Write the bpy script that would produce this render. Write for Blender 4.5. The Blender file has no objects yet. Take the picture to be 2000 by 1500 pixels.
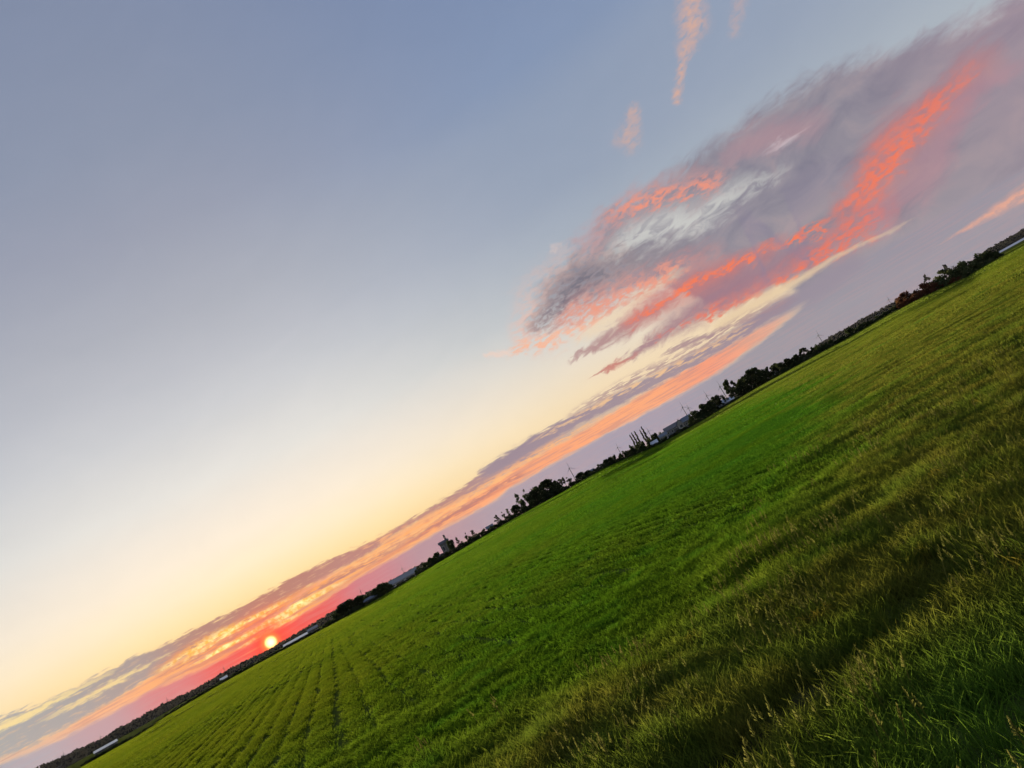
import bpy, math, random
import numpy as np
from mathutils import Vector

# ---------------------------------------------------------------- camera
F_PX = 1500.0
ROLL, PITCH, EYE = math.radians(28.9), math.radians(8.8), 1.6
CR, SR, CP, SP = math.cos(ROLL), math.sin(ROLL), math.cos(PITCH), math.sin(PITCH)
sc = bpy.context.scene
col = sc.collection
cam_data = bpy.data.cameras.new('camera')
cam_data.sensor_width = 36.0
cam_data.lens = 36.0 * F_PX / 2000.0
cam_data.clip_start = 0.05
cam_data.clip_end = 20000.0
cam = bpy.data.objects.new('camera', cam_data)
col.objects.link(cam)
cam.rotation_mode = 'XYZ'
from mathutils import Matrix
cam.matrix_world = (Matrix.Translation((0, 0, EYE)) @ Matrix.Rotation(math.pi / 2 + PITCH, 4, 'X')
                    @ Matrix.Rotation(-ROLL, 4, 'Z'))
sc.camera = cam


def heading(px, py):
    """azimuth and elevation (degrees) of a direction read off the photograph"""
    x, y = (px - 1000) / F_PX, (750 - py) / F_PX
    u, v = x * CR + y * SR, -x * SR + y * CR
    n = math.sqrt(1 + u * u + v * v)
    X, Y, Z = u / n, (CP - v * SP) / n, (SP + v * CP) / n
    return math.degrees(math.atan2(X, Y)), math.degrees(math.asin(Z))


# ---------------------------------------------------------------- exposure
sc.view_settings.view_transform = 'Standard'
sc.view_settings.look = 'None'
sc.view_settings.exposure = 1.4
sc.view_settings.gamma = 1.0
sc.view_settings.use_curve_mapping = False
sc.render.engine = 'CYCLES'
sc.cycles.use_denoising = True
sc.cycles.max_bounces = 6
sc.cycles.diffuse_bounces = 3
sc.cycles.transmission_bounces = 4
sc.cycles.transparent_max_bounces = 6
sc.cycles.caustics_reflective = False
sc.cycles.caustics_refractive = False

# ---------------------------------------------------------------- sun lamp
SUN_AZ, SUN_EL = -23.42, 0.63
sun_data = bpy.data.lights.new('sun', 'SUN')
sun_data.energy = 4.8
sun_data.angle = math.radians(0.53)
sun_data.color = (1.0, 0.83, 0.52)
sun = bpy.data.objects.new('sun', sun_data)
col.objects.link(sun)
sa, se = math.radians(SUN_AZ), math.radians(SUN_EL)
SUN_DIR = Vector((math.sin(sa) * math.cos(se), math.cos(sa) * math.cos(se), math.sin(se)))
sun.rotation_mode = 'QUATERNION'
lamp_el = math.radians(2.6)
sun.rotation_quaternion = Vector((math.sin(sa) * math.cos(lamp_el), math.cos(sa) * math.cos(lamp_el), math.sin(lamp_el))).to_track_quat('Z', 'Y')
sun.location = (-40, 95, 60)


# ---------------------------------------------------------------- node helper
def lin(c):
    return tuple(((v / 255.0) / 12.92) if v / 255.0 <= 0.04045 else ((v / 255.0 + 0.055) / 1.055) ** 2.4 for v in c)


class Nodes:
    def __init__(self, tree):
        self.t = tree

    def new(self, kind, **kw):
        n = self.t.nodes.new(kind)
        for k, v in kw.items():
            setattr(n, k, v)
        return n

    def put(self, sock, v):
        if isinstance(v, bpy.types.NodeSocket):
            self.t.links.new(v, sock)
        elif v is not None:
            if isinstance(v, (tuple, list)) and sock.type == 'RGBA' and len(v) == 3:
                v = (*v, 1.0)
            sock.default_value = v

    def math(self, op, a, b=None, c=None, clamp=False):
        n = self.new('ShaderNodeMath', operation=op, use_clamp=clamp)
        self.put(n.inputs[0], a)
        self.put(n.inputs[1], b)
        self.put(n.inputs[2], c)
        return n.outputs[0]

    def vmath(self, op, a, b=None, out=0):
        n = self.new('ShaderNodeVectorMath', operation=op)
        self.put(n.inputs[0], a)
        self.put(n.inputs[1], b)
        return n.outputs['Value' if op in ('DOT_PRODUCT', 'LENGTH', 'DISTANCE') else 'Vector']

    def xyz(self, x, y, z=0.0):
        n = self.new('ShaderNodeCombineXYZ')
        for i, v in enumerate((x, y, z)):
            self.put(n.inputs[i], v)
        return n.outputs[0]

    def sep(self, v):
        n = self.new('ShaderNodeSeparateXYZ')
        self.put(n.inputs[0], v)
        return n.outputs

    def noise(self, vec, scale=1.0, detail=4.0, rough=0.55, dims='2D', dist=0.0):
        n = self.new('ShaderNodeTexNoise', noise_dimensions=dims)
        self.put(n.inputs['Vector'], vec)
        n.inputs['Scale'].default_value = scale
        n.inputs['Detail'].default_value = detail
        n.inputs['Roughness'].default_value = rough
        n.inputs['Distortion'].default_value = dist
        return n.outputs[0]

    def smooth(self, v, a, b, lo=0.0, hi=1.0):
        n = self.new('ShaderNodeMapRange', interpolation_type='SMOOTHSTEP')
        for i, q in enumerate((v, a, b, lo, hi)):
            self.put(n.inputs[i], q)
        return n.outputs[0]

    def linear(self, v, a, b, lo=0.0, hi=1.0):
        n = self.new('ShaderNodeMapRange')
        for i, q in enumerate((v, a, b, lo, hi)):
            self.put(n.inputs[i], q)
        return n.outputs[0]

    def mix(self, fac, a, b, mode='MIX'):
        n = self.new('ShaderNodeMix', data_type='RGBA', blend_type=mode)
        self.put(n.inputs[0], fac)
        self.put(n.inputs[6], a)
        self.put(n.inputs[7], b)
        return n.outputs[2]

    def ramp(self, fac, stops, mode='LINEAR'):
        n = self.new('ShaderNodeValToRGB')
        n.color_ramp.interpolation = mode
        el = n.color_ramp.elements
        while len(el) > 1:
            el.remove(el[-1])
        for i, (p, c) in enumerate(stops):
            e = el[0] if i == 0 else el.new(p)
            e.position = p
            e.color = (*c, 1.0)
        self.put(n.inputs[0], fac)
        return n.outputs[0]


# ---------------------------------------------------------------- sky
world = bpy.data.worlds.new('World')
sc.world = world
world.use_nodes = True
wt = world.node_tree
wt.nodes.clear()
W = Nodes(wt)
DEG = 57.29578
AZ0, AZR, ELR = -55.0, 110.0, 50.0

sky_vec = W.new('ShaderNodeTexCoord').outputs['Generated']
sx, sy, sz = W.sep(sky_vec)
el = W.math('MULTIPLY', W.math('ARCSINE', sz), DEG)
az = W.math('MULTIPLY', W.math('ARCTAN2', sx, sy), DEG)
taz = W.linear(az, AZ0, AZ0 + AZR)
tvec = W.xyz(taz, taz, taz)


def curves(rows):
    """rows: (azimuth, a, b, c) -> three values as functions of azimuth"""
    n = W.new('ShaderNodeRGBCurve')
    m = n.mapping
    m.use_clip = True
    m.extend = 'HORIZONTAL'
    rows = sorted(rows)
    for k in range(3):
        cv = m.curves[k]
        pts = [((r[0] - AZ0) / AZR, min(1.0, max(0.0, r[1 + k]))) for r in rows]
        cv.points[0].location = pts[0]
        cv.points[1].location = pts[-1]
        for p in pts[1:-1]:
            cv.points.new(*p)
        for p in cv.points:
            p.handle_type = 'AUTO_CLAMPED'
    m.update()
    W.put(n.inputs['Color'], tvec)
    n.inputs['Fac'].default_value = 1.0
    s = W.new('ShaderNodeSeparateColor')
    W.put(s.inputs[0], n.outputs[0])
    return s.outputs[0], s.outputs[1], s.outputs[2]


def stroke(base, pts, colour, e, soft=1.0, tex=None):
    """one streak of cloud: pts = (photo x, photo y, half width in photo pixels, strength)"""
    rows = []
    for px, py, w, a in pts:
        A, E = heading(px, py)
        rows.append((A, E / ELR, w * 0.0382 / 8.0, a))
    rows.sort()
    rows.insert(0, (rows[0][0] - 1.2, rows[0][1], rows[0][2] * 0.4, 0.0))
    rows.append((rows[-1][0] + 1.2, rows[-1][1], rows[-1][2] * 0.4, 0.0))
    c, w, a = curves(rows)
    d = W.math('ABSOLUTE', W.math('MULTIPLY_ADD', c, -ELR, e))
    q = W.math('DIVIDE', d, W.math('MULTIPLY_ADD', w, 8.0, 0.01))
    m = W.math('MULTIPLY', W.smooth(q, 1.0 + 0.5 * soft, max(0.0, 1.0 - soft)), a)
    if tex is not None:
        m = W.math('MULTIPLY', m, tex)
    return W.mix(m, base, colour)


def band(base, low, up, colour, e, s_low=0.2, s_up=0.2, tex=None, alpha=None):
    """a layer between two edges; low / up are lists of photo points"""
    A = [heading(*p) for p in low]
    B = [heading(*p) for p in up]
    A.sort(); B.sort()
    if alpha is None:
        alpha = [(-54, 1), (54, 1)]
    xs = sorted(set([p[0] for p in A] + [p[0] for p in B] + [p[0] for p in alpha if abs(p[0]) < 55]))
    rows = [(x, np.interp(x, *zip(*A)) / ELR, np.interp(x, *zip(*B)) / ELR, np.interp(x, *zip(*alpha))) for x in xs]
    l, u, a = curves(rows)
    ml = W.smooth(W.math('MULTIPLY_ADD', l, -ELR, e), -s_low, s_low)
    mu = W.smooth(W.math('MULTIPLY_ADD', u, -ELR, e), s_up, -s_up)
    m = W.math('MULTIPLY', W.math('MULTIPLY', ml, mu), a)
    if tex is not None:
        m = W.math('MULTIPLY', m, tex)
    return W.mix(m, base, colour)


def azramp(stops):
    return W.ramp(taz, [((heading(*p)[0] - AZ0) / AZR, lin(c)) for p, c in stops], 'EASE')


# clear sky: cream and yellow over the sunset, grey blue above; fades with azimuth from the sun
tel = W.linear(el, 0.0, 90.0)
near = W.ramp(tel, [(e / 90.0, lin(c)) for e, c in [
    (0, (238, 150, 110)), (2.2, (250, 204, 136)), (3.5, (251, 217, 154)), (4.8, (252, 228, 180)), (6, (252, 234, 200)), (8, (249, 235, 214)),
    (10, (241, 231, 217)), (12.5, (229, 226, 220)), (17, (205, 206, 209)), (20, (190, 192, 199)), (23.5, (175, 178, 188)),
    (29.7, (154, 159, 176)), (35, (141, 150, 171)), (42, (131, 142, 167)), (60, (111, 125, 156)), (90, (96, 111, 148))]])
away = W.ramp(tel, [(e / 90.0, lin(c)) for e, c in [
    (0, (205, 175, 165)), (3, (234, 208, 170)), (5.5, (238, 216, 182)), (7.5, (229, 216, 196)), (10, (205, 204, 200)),
    (13, (172, 181, 190)), (19.5, (150, 162, 182)), (25, (142, 156, 180)), (28, (132, 149, 179)), (35, (123, 140, 173)),
    (60, (104, 120, 160)), (90, (92, 108, 152))]])
daz = W.math('ABSOLUTE', W.math('SUBTRACT', az, SUN_AZ))
sky_col = W.mix(W.smooth(daz, 4.0, 38.0), near, away)
nish = W.new('ShaderNodeTexSky', sky_type='NISHITA', sun_disc=False)
nish.sun_elevation = math.radians(SUN_EL)
nish.sun_rotation = math.radians(SUN_AZ)
nish.air_density, nish.dust_density, nish.ozone_density = 1.0, 1.0, 1.0
sky_col = W.mix(0.006, sky_col, nish.outputs[0], 'ADD')

# cloud grain: streaks that run along the horizon, finer towards it
n_big = W.noise(W.xyz(W.math('MULTIPLY', az, 0.20), W.math('MULTIPLY', W.math('MULTIPLY_ADD', az, -0.14, el), 0.46)), 1.0, 7, 0.6, dist=0.5)
n_mid = W.noise(W.xyz(W.math('MULTIPLY', az, 0.62), W.math('MULTIPLY', W.math('MULTIPLY_ADD', az, -0.10, el), 1.7)), 1.0, 7, 0.62, dist=0.6)
n_low = W.noise(W.xyz(W.math('MULTIPLY', az, 0.85), W.math('MULTIPLY', el, 5.5)), 1.0, 5, 0.6)
n_edge = W.noise(W.xyz(W.math('MULTIPLY', az, 2.4), W.math('MULTIPLY', el, 3.0), 0.0), 1.0, 4, 0.6)
n_strk = W.noise(W.xyz(W.math('MULTIPLY', az, 0.28), W.math('MULTIPLY', el, 7.0)), 1.0, 5, 0.6)
sky_col = W.mix(1.0, sky_col, W.mix(n_big, (0.965, 0.970, 0.975), (1.035, 1.03, 1.025)), 'MULTIPLY')
c_big, c_mid = W.math('SUBTRACT', n_big, 0.5), W.math('SUBTRACT', n_mid, 0.5)
c_low, c_edge = W.math('SUBTRACT', n_low, 0.5), W.math('SUBTRACT', n_edge, 0.5)
e_hi = W.math('MULTIPLY_ADD', c_mid, 1.7, W.math('MULTIPLY_ADD', c_big, 2.2, el))
e_md = W.math('MULTIPLY_ADD', c_edge, 0.25, W.math('MULTIPLY_ADD', c_mid, 1.3, el))
e_lo = W.math('MULTIPLY_ADD', c_edge, 0.16, W.math('MULTIPLY_ADD', c_low, 0.75, el))
e_th = W.math('MULTIPLY_ADD', c_low, 0.4, el)
streak = W.smooth(n_mid, 0.36, 0.58)
fine = W.smooth(n_low, 0.40, 0.56)
n_puf = W.noise(W.xyz(W.math('MULTIPLY', W.math('MULTIPLY_ADD', el, 0.5, az), 1.15), W.math('MULTIPLY', W.math('MULTIPLY_ADD', az, -0.12, el), 2.8)), 1.0, 7, 0.62, dist=0.3)
puffy = W.smooth(n_puf, 0.34, 0.60)
fleck = W.smooth(n_puf, 0.38, 0.62)
half = W.math('MULTIPLY_ADD', puffy, 0.6, 0.4)
half2 = W.math('MULTIPLY_ADD', streak, 0.55, 0.45)

# the wide grey mauve cloud bank on the right
up_edge = [(1120, 520), (1190, 420), (1250, 385), (1340, 320), (1450, 235), (1580, 155), (1750, 95), (1880, 40), (2000, -25), (2100, -75)]
low_edge = [(1080, 600), (1120, 590), (1200, 566), (1270, 548), (1330, 572), (1400, 602), (1500, 556), (1550, 570), (1600, 590), (1680, 570), (1800, 520), (2000, 420), (2100, 370)]
mauve = W.ramp(n_big, [(0.25, lin((124, 121, 138))), (0.5, lin((144, 138, 150))), (0.62, lin((154, 144, 153))), (0.8, lin((166, 149, 156)))])
mauve = W.mix(W.smooth(az, 27.0, 42.0, 0.0, 0.45), mauve, lin((164, 138, 154)))
mauve = W.mix(W.smooth(el, 7.0, 0.5, 0.0, 0.55), mauve, lin((152, 147, 160)))
sky_col = band(sky_col, low_edge, up_edge, mauve, e_hi, 0.5, 0.9,
               alpha=[(-54, 0), (3, 0.0), (8.5, 0.85), (12, 0.97), (54, 0.97)])
# pale openings in the bank
pale = lin((200, 200, 197))
sky_col = stroke(sky_col, [(1185, 500, 18, .6), (1240, 462, 34, .95), (1310, 436, 38, 1.), (1380, 412, 30, .95), (1450, 368, 20, .7), (1520, 335, 10, .35)], pale, e_hi, 1.0, half2)
sky_col = stroke(sky_col, [(1515, 285, 7, .5), (1535, 275, 9, .8), (1560, 262, 5, .4)], lin((205, 200, 205)), e_md, 1.0)
cream = lin((236, 214, 184))
sky_col = stroke(sky_col, [(1140, 655, 14, .6), (1200, 620, 22, .9), (1260, 575, 16, .9), (1320, 535, 8, .5)], cream, e_md, 1.0)
# leading lobe: ragged grey core in a pink rim
grey = lin((140, 133, 142))
salmon = lin((238, 158, 134))
rose = lin((202, 142, 138))
e_pf = W.math('MULTIPLY_ADD', W.math('SUBTRACT', n_puf, 0.5), 1.6, e_hi)
sky_col = stroke(sky_col, [(1016, 648, 44, .55), (1050, 620, 62, .75), (1100, 580, 66, .75), (1160, 540, 54, .6), (1220, 510, 40, .4)], lin((236, 186, 166)), e_pf, 1.2, puffy)
sky_col = stroke(sky_col, [(1045, 632, 26, .75), (1068, 605, 38, .95), (1115, 566, 44, 1.), (1180, 525, 36, 1.), (1260, 498, 28, .8), (1340, 468, 20, .5)], grey, e_pf, 0.9, half)
sky_col = stroke(sky_col, [(1085, 596, 16, .5), (1120, 566, 20, .8), (1160, 538, 16, .6)], lin((112, 110, 124)), e_pf, 1.0, puffy)
sky_col = stroke(sky_col, [(1018, 676, 10, .9), (1060, 672, 12, .9), (1110, 647, 15, .85), (1165, 615, 18, .8)], lin((247, 184, 152)), e_pf, 1.0, puffy)
sky_col = stroke(sky_col, [(1100, 622, 20, .4), (1170, 590, 30, .7), (1240, 555, 30, .75), (1310, 525, 22, .7), (1390, 490, 18, .4)], rose, e_hi, 1.2, half)
sky_col = stroke(sky_col, [(1110, 618, 12, .6), (1170, 592, 20, .95), (1240, 558, 20, 1.), (1310, 528, 14, .9)], salmon, e_pf, 1.0, fleck)
sky_col = stroke(sky_col, [(1140, 478, 22, .5), (1190, 430, 24, .7), (1250, 392, 28, .7), (1330, 362, 28, .7), (1420, 335, 20, .4)], lin((196, 152, 152)), e_pf, 1.2, half)
sky_col = stroke(sky_col, [(1200, 418, 12, .6), (1230, 402, 16, .9), (1280, 386, 18, 1.), (1330, 372, 16, 1.), (1400, 352, 10, .6)], lin((238, 150, 126)), e_pf, 1.0, fleck)
# second tongue and the mauve belly above the cream slit
belly = lin((160, 120, 134))
sky_col = stroke(sky_col, [(1135, 692, 5, .8), (1190, 660, 15, .85), (1240, 628, 20, .85), (1300, 592, 18, .8)], lin((172, 128, 132)), e_md, 0.9)
sky_col = stroke(sky_col, [(1180, 725, 5, .7), (1240, 690, 9, .85), (1310, 640, 22, .9), (1400, 582, 32, .9), (1500, 530, 30, .8), (1600, 478, 26, .5), (1680, 440, 20, .25)], belly, e_md, 1.0)
# glowing streaks
glow = lin((250, 124, 84))
glow2 = lin((236, 120, 96))
ember = lin((204, 122, 118))
sky_col = stroke(sky_col, [(1230, 630, 18, .5), (1280, 598, 24, .7), (1340, 564, 24, .75), (1400, 534, 22, .75), (1450, 510, 18, .7), (1520, 475, 12, .4)], ember, e_md, 1.3)
sky_col = stroke(sky_col, [(1240, 622, 8, .6), (1280, 597, 11, .9), (1340, 563, 11, 1.), (1400, 533, 10, 1.), (1450, 509, 8, .9), (1500, 482, 5, .6)], glow, e_pf, 1.1, puffy)
sky_col = stroke(sky_col, [(1380, 612, 10, .5), (1500, 552, 14, .7), (1600, 496, 24, .75), (1660, 450, 34, .75), (1720, 400, 36, .6)], ember, e_md, 1.3, half)
sky_col = stroke(sky_col, [(1290, 655, 4, .6), (1380, 612, 7, .9), (1450, 577, 8, .95), (1530, 539, 9, .95), (1600, 496, 14, .95), (1650, 455, 18, .9), (1695, 418, 18, .8)], glow2, e_pf, 1.1, fleck)
sky_col = stroke(sky_col, [(1530, 474, 6, .7), (1570, 456, 12, .95), (1610, 438, 8, .6)], glow, e_pf, 1.1, puffy)
sky_col = stroke(sky_col, [(1640, 410, 24, .4), (1690, 366, 34, .6), (1740, 300, 40, .65), (1790, 245, 34, .6), (1860, 180, 28, .5), (1930, 110, 20, .3)], ember, e_hi, 1.5)
sky_col = stroke(sky_col, [(1650, 402, 12, .6), (1690, 366, 18, .9), (1740, 302, 22, .95), (1790, 247, 17, .85), (1850, 187, 13, .65), (1890, 145, 9, .4)], lin((242, 122, 92)), e_pf, 1.4, puffy)
sky_col = stroke(sky_col, [(1430, 300, 20, .3), (1520, 262, 30, .4), (1600, 235, 22, .25)], lin((190, 140, 148)), e_hi, 1.3)
sky_col = stroke(sky_col, [(1720, 420, 26, .35), (1800, 350, 34, .4), (1900, 190, 18, .35), (1960, 140, 16, .3)], lin((190, 130, 142)), e_hi, 1.3)
sky_col = stroke(sky_col, [(1500, 560, 20, .4), (1580, 500, 16, .35), (1460, 440, 30, .35), (1540, 400, 30, .3), (1640, 330, 30, .2)], lin((136, 126, 150)), e_hi, 1.4)
# low bands along the horizon
band_c_top = [(0, 1492), (100, 1450), (200, 1400), (300, 1345), (365, 1318), (450, 1276), (520, 1240), (620, 1180), (700, 1127), (800, 1070), (860, 1035), (960, 980), (1000, 950), (1100, 893), (1200, 838), (1300, 785), (1400, 728), (1500, 655), (1555, 610), (1590, 572), (1640, 530), (1700, 496), (1800, 440), (2000, 330)]
band_b_top = [(0, 1480), (60, 1458), (150, 1408), (220, 1368), (300, 1320), (340, 1298), (440, 1240), (500, 1208), (560, 1172), (660, 1114), (720, 1080), (770, 1046), (850, 1000), (900, 978), (960, 945), (1000, 918), (1100, 862), (1200, 803), (1280, 755), (1400, 688), (1480, 640), (1560, 590), (1640, 545)]
band_a_top = [(-80, 1440), (0, 1400), (80, 1375), (150, 1340), (250, 1290), (330, 1255), (400, 1220), (480, 1180), (560, 1135), (640, 1095), (740, 1050), (800, 1015), (850, 985), (900, 955), (960, 905), (1020, 868), (1060, 842), (1130, 806), (1200, 768), (1320, 705), (1440, 640), (1560, 572)]
col_c = azramp([((-60, 1520), (150, 160, 172)), ((60, 1480), (172, 162, 172)), ((200, 1420), (190, 150, 158)), ((330, 1350), (216, 120, 124)),
                ((450, 1290), (238, 80, 76)), ((529, 1250), (246, 58, 54)), ((620, 1200), (232, 74, 74)), ((720, 1140), (202, 116, 128)),
                ((830, 1065), (178, 138, 150)), ((1000, 970), (166, 150, 164)), ((1250, 830), (158, 150, 168)), ((1500, 690), (149, 145, 157)), ((1900, 450), (150, 145, 158))])
col_b = azramp([((-60, 1500), (205, 180, 165)), ((60, 1470), (225, 178, 150)), ((200, 1390), (250, 176, 128)), ((330, 1320), (255, 168, 104)),
                ((450, 1250), (253, 140, 74)), ((560, 1190), (255, 158, 78)), ((720, 1110), (255, 170, 100)), ((1000, 930), (252, 160, 112)),
                ((1250, 790), (254, 166, 116)), ((1420, 690), (244, 148, 118)), ((1560, 600), (214, 140, 134))])
col_a = azramp([((-60, 1430), (150, 158, 168)), ((100, 1400), (150, 152, 162)), ((250, 1320), (152, 140, 148)), ((400, 1240), (168, 116, 116)),
                ((529, 1180), (176, 110, 106)), ((700, 1095), (178, 118, 118)), ((850, 1000), (176, 126, 124)), ((1000, 900), (166, 138, 146)),
                ((1250, 760), (158, 138, 152)), ((1500, 620), (150, 136, 152))])
col_c = W.mix(W.smooth(n_strk, 0.42, 0.64, 0.0, 0.35), col_c, W.mix(0.5, col_c, lin((196, 150, 150))))
col_b = W.mix(W.smooth(n_strk, 0.47, 0.57, 0.0, 0.85), col_b, W.mix(0.35, lin((186, 132, 128)), col_b))
col_a = W.mix(W.smooth(n_low, 0.54, 0.66, 0.0, 0.6), col_a, W.mix(0.45, lin((246, 190, 140)), col_a))
floor_pts = [(-200, 1800), (2200, 640)]
sky_col = band(sky_col, floor_pts, band_c_top, col_c, e_th, 0.6, 0.25,
               alpha=[(-54, 1), (54, 1)])
sky_col = band(sky_col, band_c_top, band_b_top, col_b, e_th, 0.16, 0.2,
               alpha=[(-54, .5), (-41, .8), (-38, .95), (13, .95), (18, .7), (21, 0), (54, 0)])
sky_col = band(sky_col, band_b_top, band_a_top, col_a, e_lo, 0.14, 0.12,
               alpha=[(-54, .8), (-9, .95), (-2, .95), (3, .6), (9, .35), (16, .35), (22, .2), (25, 0), (54, 0)])
sky_col = stroke(sky_col, [(1860, 462, 2, .5), (1920, 428, 6, .85), (1960, 402, 9, .95), (2010, 372, 13, .95), (2060, 340, 16, .9)], lin((232, 168, 144)), e_th, 1.2, half)
# cream slit under the bank
sky_col = stroke(sky_col, [(1420, 628, 14, .9), (1500, 580, 13, .9), (1560, 547, 8, .8), (1620, 510, 5, .6), (1690, 473, 3, .45), (1750, 447, 3, .35)], lin((228, 202, 166)), e_th, 1.2)
sky_col = stroke(sky_col, [(1440, 648, 10, .6), (1500, 616, 16, .95), (1550, 590, 20, 1.), (1600, 562, 22, 1.), (1660, 520, 18, .9)], lin((150, 140, 154)), e_th, 0.8)
# grey ribbon and broken cloudlets right of the tongue
ribbon = lin((152, 134, 148))
sky_col = stroke(sky_col, [(960, 915, 12, .8), (1050, 862, 14, .9), (1130, 818, 12, .9), (1200, 784, 11, .9), (1320, 722, 11, .9), (1440, 655, 11, .9), (1530, 595, 10, .7)], ribbon, e_lo, 0.5)
lilac = lin((166, 136, 142))
sky_col = stroke(sky_col, [(1130, 800, 8, .6), (1240, 738, 12, .8), (1340, 692, 12, .8), (1440, 632, 12, .8), (1520, 590, 12, .6)], lilac, e_lo, 0.8, fine)
sky_col = stroke(sky_col, [(1316, 682, 4, .8), (1350, 668, 8, .9), (1400, 648, 4, .7)], lilac, e_lo, 0.8)
sky_col = stroke(sky_col, [(1175, 728, 4, .8), (1200, 714, 9, .85), (1226, 700, 5, .7)], lin((206, 132, 118)), e_md, 0.9)
# orange light in the ribbon's holes, yellow breaks on the far left
sky_col = stroke(sky_col, [(700, 1075, 3, .3), (800, 1030, 9, .8), (900, 978, 10, .8), (1000, 915, 9, .75), (1100, 855, 6, .6)], lin((252, 178, 120)), e_lo, 0.8, fine)
sky_col = stroke(sky_col, [(-40, 1440, 6, .8), (20, 1412, 7, .9), (70, 1390, 5, .9), (140, 1352, 4, .7), (200, 1322, 3, .5)], lin((253, 224, 156)), e_lo, 0.8)
sky_col = stroke(sky_col, [(100, 1400, 3, .4), (170, 1362, 4, .8), (220, 1335, 5, .9), (270, 1308, 3, .7), (320, 1282, 2, .5)], lin((250, 218, 152)), e_lo, 0.8)
sky_col = stroke(sky_col, [(330, 1328, 2, .3), (420, 1284, 3, .6), (520, 1228, 3, .6), (640, 1158, 3, .5), (760, 1085, 3, .6), (880, 1010, 3, .7), (980, 955, 3, .5)], lin((206, 122, 104)), e_th, 0.8)
mv = lin((172, 112, 112))
sky_col = stroke(sky_col, [(330, 1312, 3, .5), (420, 1262, 4, .8), (520, 1206, 4, .8), (620, 1150, 4, .7), (700, 1108, 5, .8), (800, 1052, 5, .8), (900, 995, 5, .8), (1000, 935, 5, .7)], mv, e_lo, 0.9, W.smooth(n_low, .38, .5))
sky_col = stroke(sky_col, [(640, 1128, 3, .6), (720, 1088, 6, .9), (790, 1052, 7, .9), (860, 1008, 6, .9), (950, 950, 5, .8), (1060, 880, 4, .7), (1160, 822, 4, .6)], lin((254, 186, 122)), e_lo, 0.9, W.smooth(n_low, .42, .54))
sky_col = stroke(sky_col, [(1060, 850, 4, .6), (1150, 800, 5, .8), (1260, 742, 6, .85), (1360, 692, 6, .8), (1450, 642, 5, .6)], lin((242, 196, 146)), e_lo, 0.9, W.smooth(n_low, .44, .56))
# burning streaks above the sun
fire = lin((255, 232, 120))
fire = W.mix(W.smooth(n_edge, .35, .65), lin((255, 196, 66)), (1.25, 1.05, 0.42))
ember2 = lin((250, 150, 84))
sky_col = stroke(sky_col, [(320, 1302, 10, .5), (380, 1268, 13, .9), (450, 1232, 11, .95), (520, 1196, 9, .9), (600, 1150, 6, .6)], ember2, e_lo, 1.0, W.smooth(n_low, .30, .5))
sky_col = stroke(sky_col, [(330, 1298, 5, .5), (380, 1270, 9, .75), (430, 1240, 9, .85), (470, 1220, 6, .95), (512, 1198, 5, .9), (545, 1180, 4, .5)], fire, e_lo, 1.0, W.smooth(n_low, .34, .52))
sky_col = stroke(sky_col, [(400, 1286, 2, .6), (450, 1258, 3.5, 1.), (500, 1230, 4.5, 1.), (545, 1203, 5.5, 1.), (575, 1184, 5.5, 1.), (620, 1162, 4, .7), (660, 1142, 3, .4)], fire, e_th, 1.0)
sky_col = stroke(sky_col, [(488, 1254, 2.5, .7), (515, 1239, 4, 1.), (545, 1220, 4, 1.), (566, 1209, 3, .7)], fire, e_th, 1.0)
sky_col = stroke(sky_col, [(530, 1220, 2, .6), (556, 1204, 4, 1.), (578, 1191, 3, .8), (612, 1172, 2, .4)], fire, e_th, 1.0)
sky_col = stroke(sky_col, [(440, 1246, 2, .5), (520, 1212, 3, .7), (600, 1150, 5, .6), (650, 1120, 4, .5)], lin((240, 160, 130)), e_lo, 1.0, fine)
sky_col = stroke(sky_col, [(476, 1280, .8, .4), (498, 1268, 1.6, .8), (518, 1257, 1.6, .8), (560, 1236, 1, .3)], lin((255, 150, 100)), el, 1.0)
# wisps high up
peach = lin((216, 172, 154))


def puff(base, pts, colour, strength, warp):
    d = None
    for (x0, y0, w0), (x1, y1, w1) in zip(pts[:-1], pts[1:]):
        a0, e0 = heading(x0, y0)
        a1, e1 = heading(x1, y1)
        bx, by = a1 - a0, e1 - e0
        pa = W.vmath('SUBTRACT', warp, (a0, e0, 0))
        h = W.math('MULTIPLY', W.vmath('DOT_PRODUCT', pa, (bx, by, 0)), 1.0 / (bx * bx + by * by), clamp=True)
        ln = W.vmath('LENGTH', W.vmath('SUBTRACT', pa, W.vmath('MULTIPLY', W.xyz(h, h, h), (bx, by, 0))))
        q = W.math('DIVIDE', ln, W.linear(h, 0, 1, w0 * 0.036, w1 * 0.036))
        d = q if d is None else W.math('MINIMUM', d, q)
    return W.mix(W.math('MULTIPLY', W.smooth(d, 1.5, 0.0), strength), base, colour)


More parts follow.
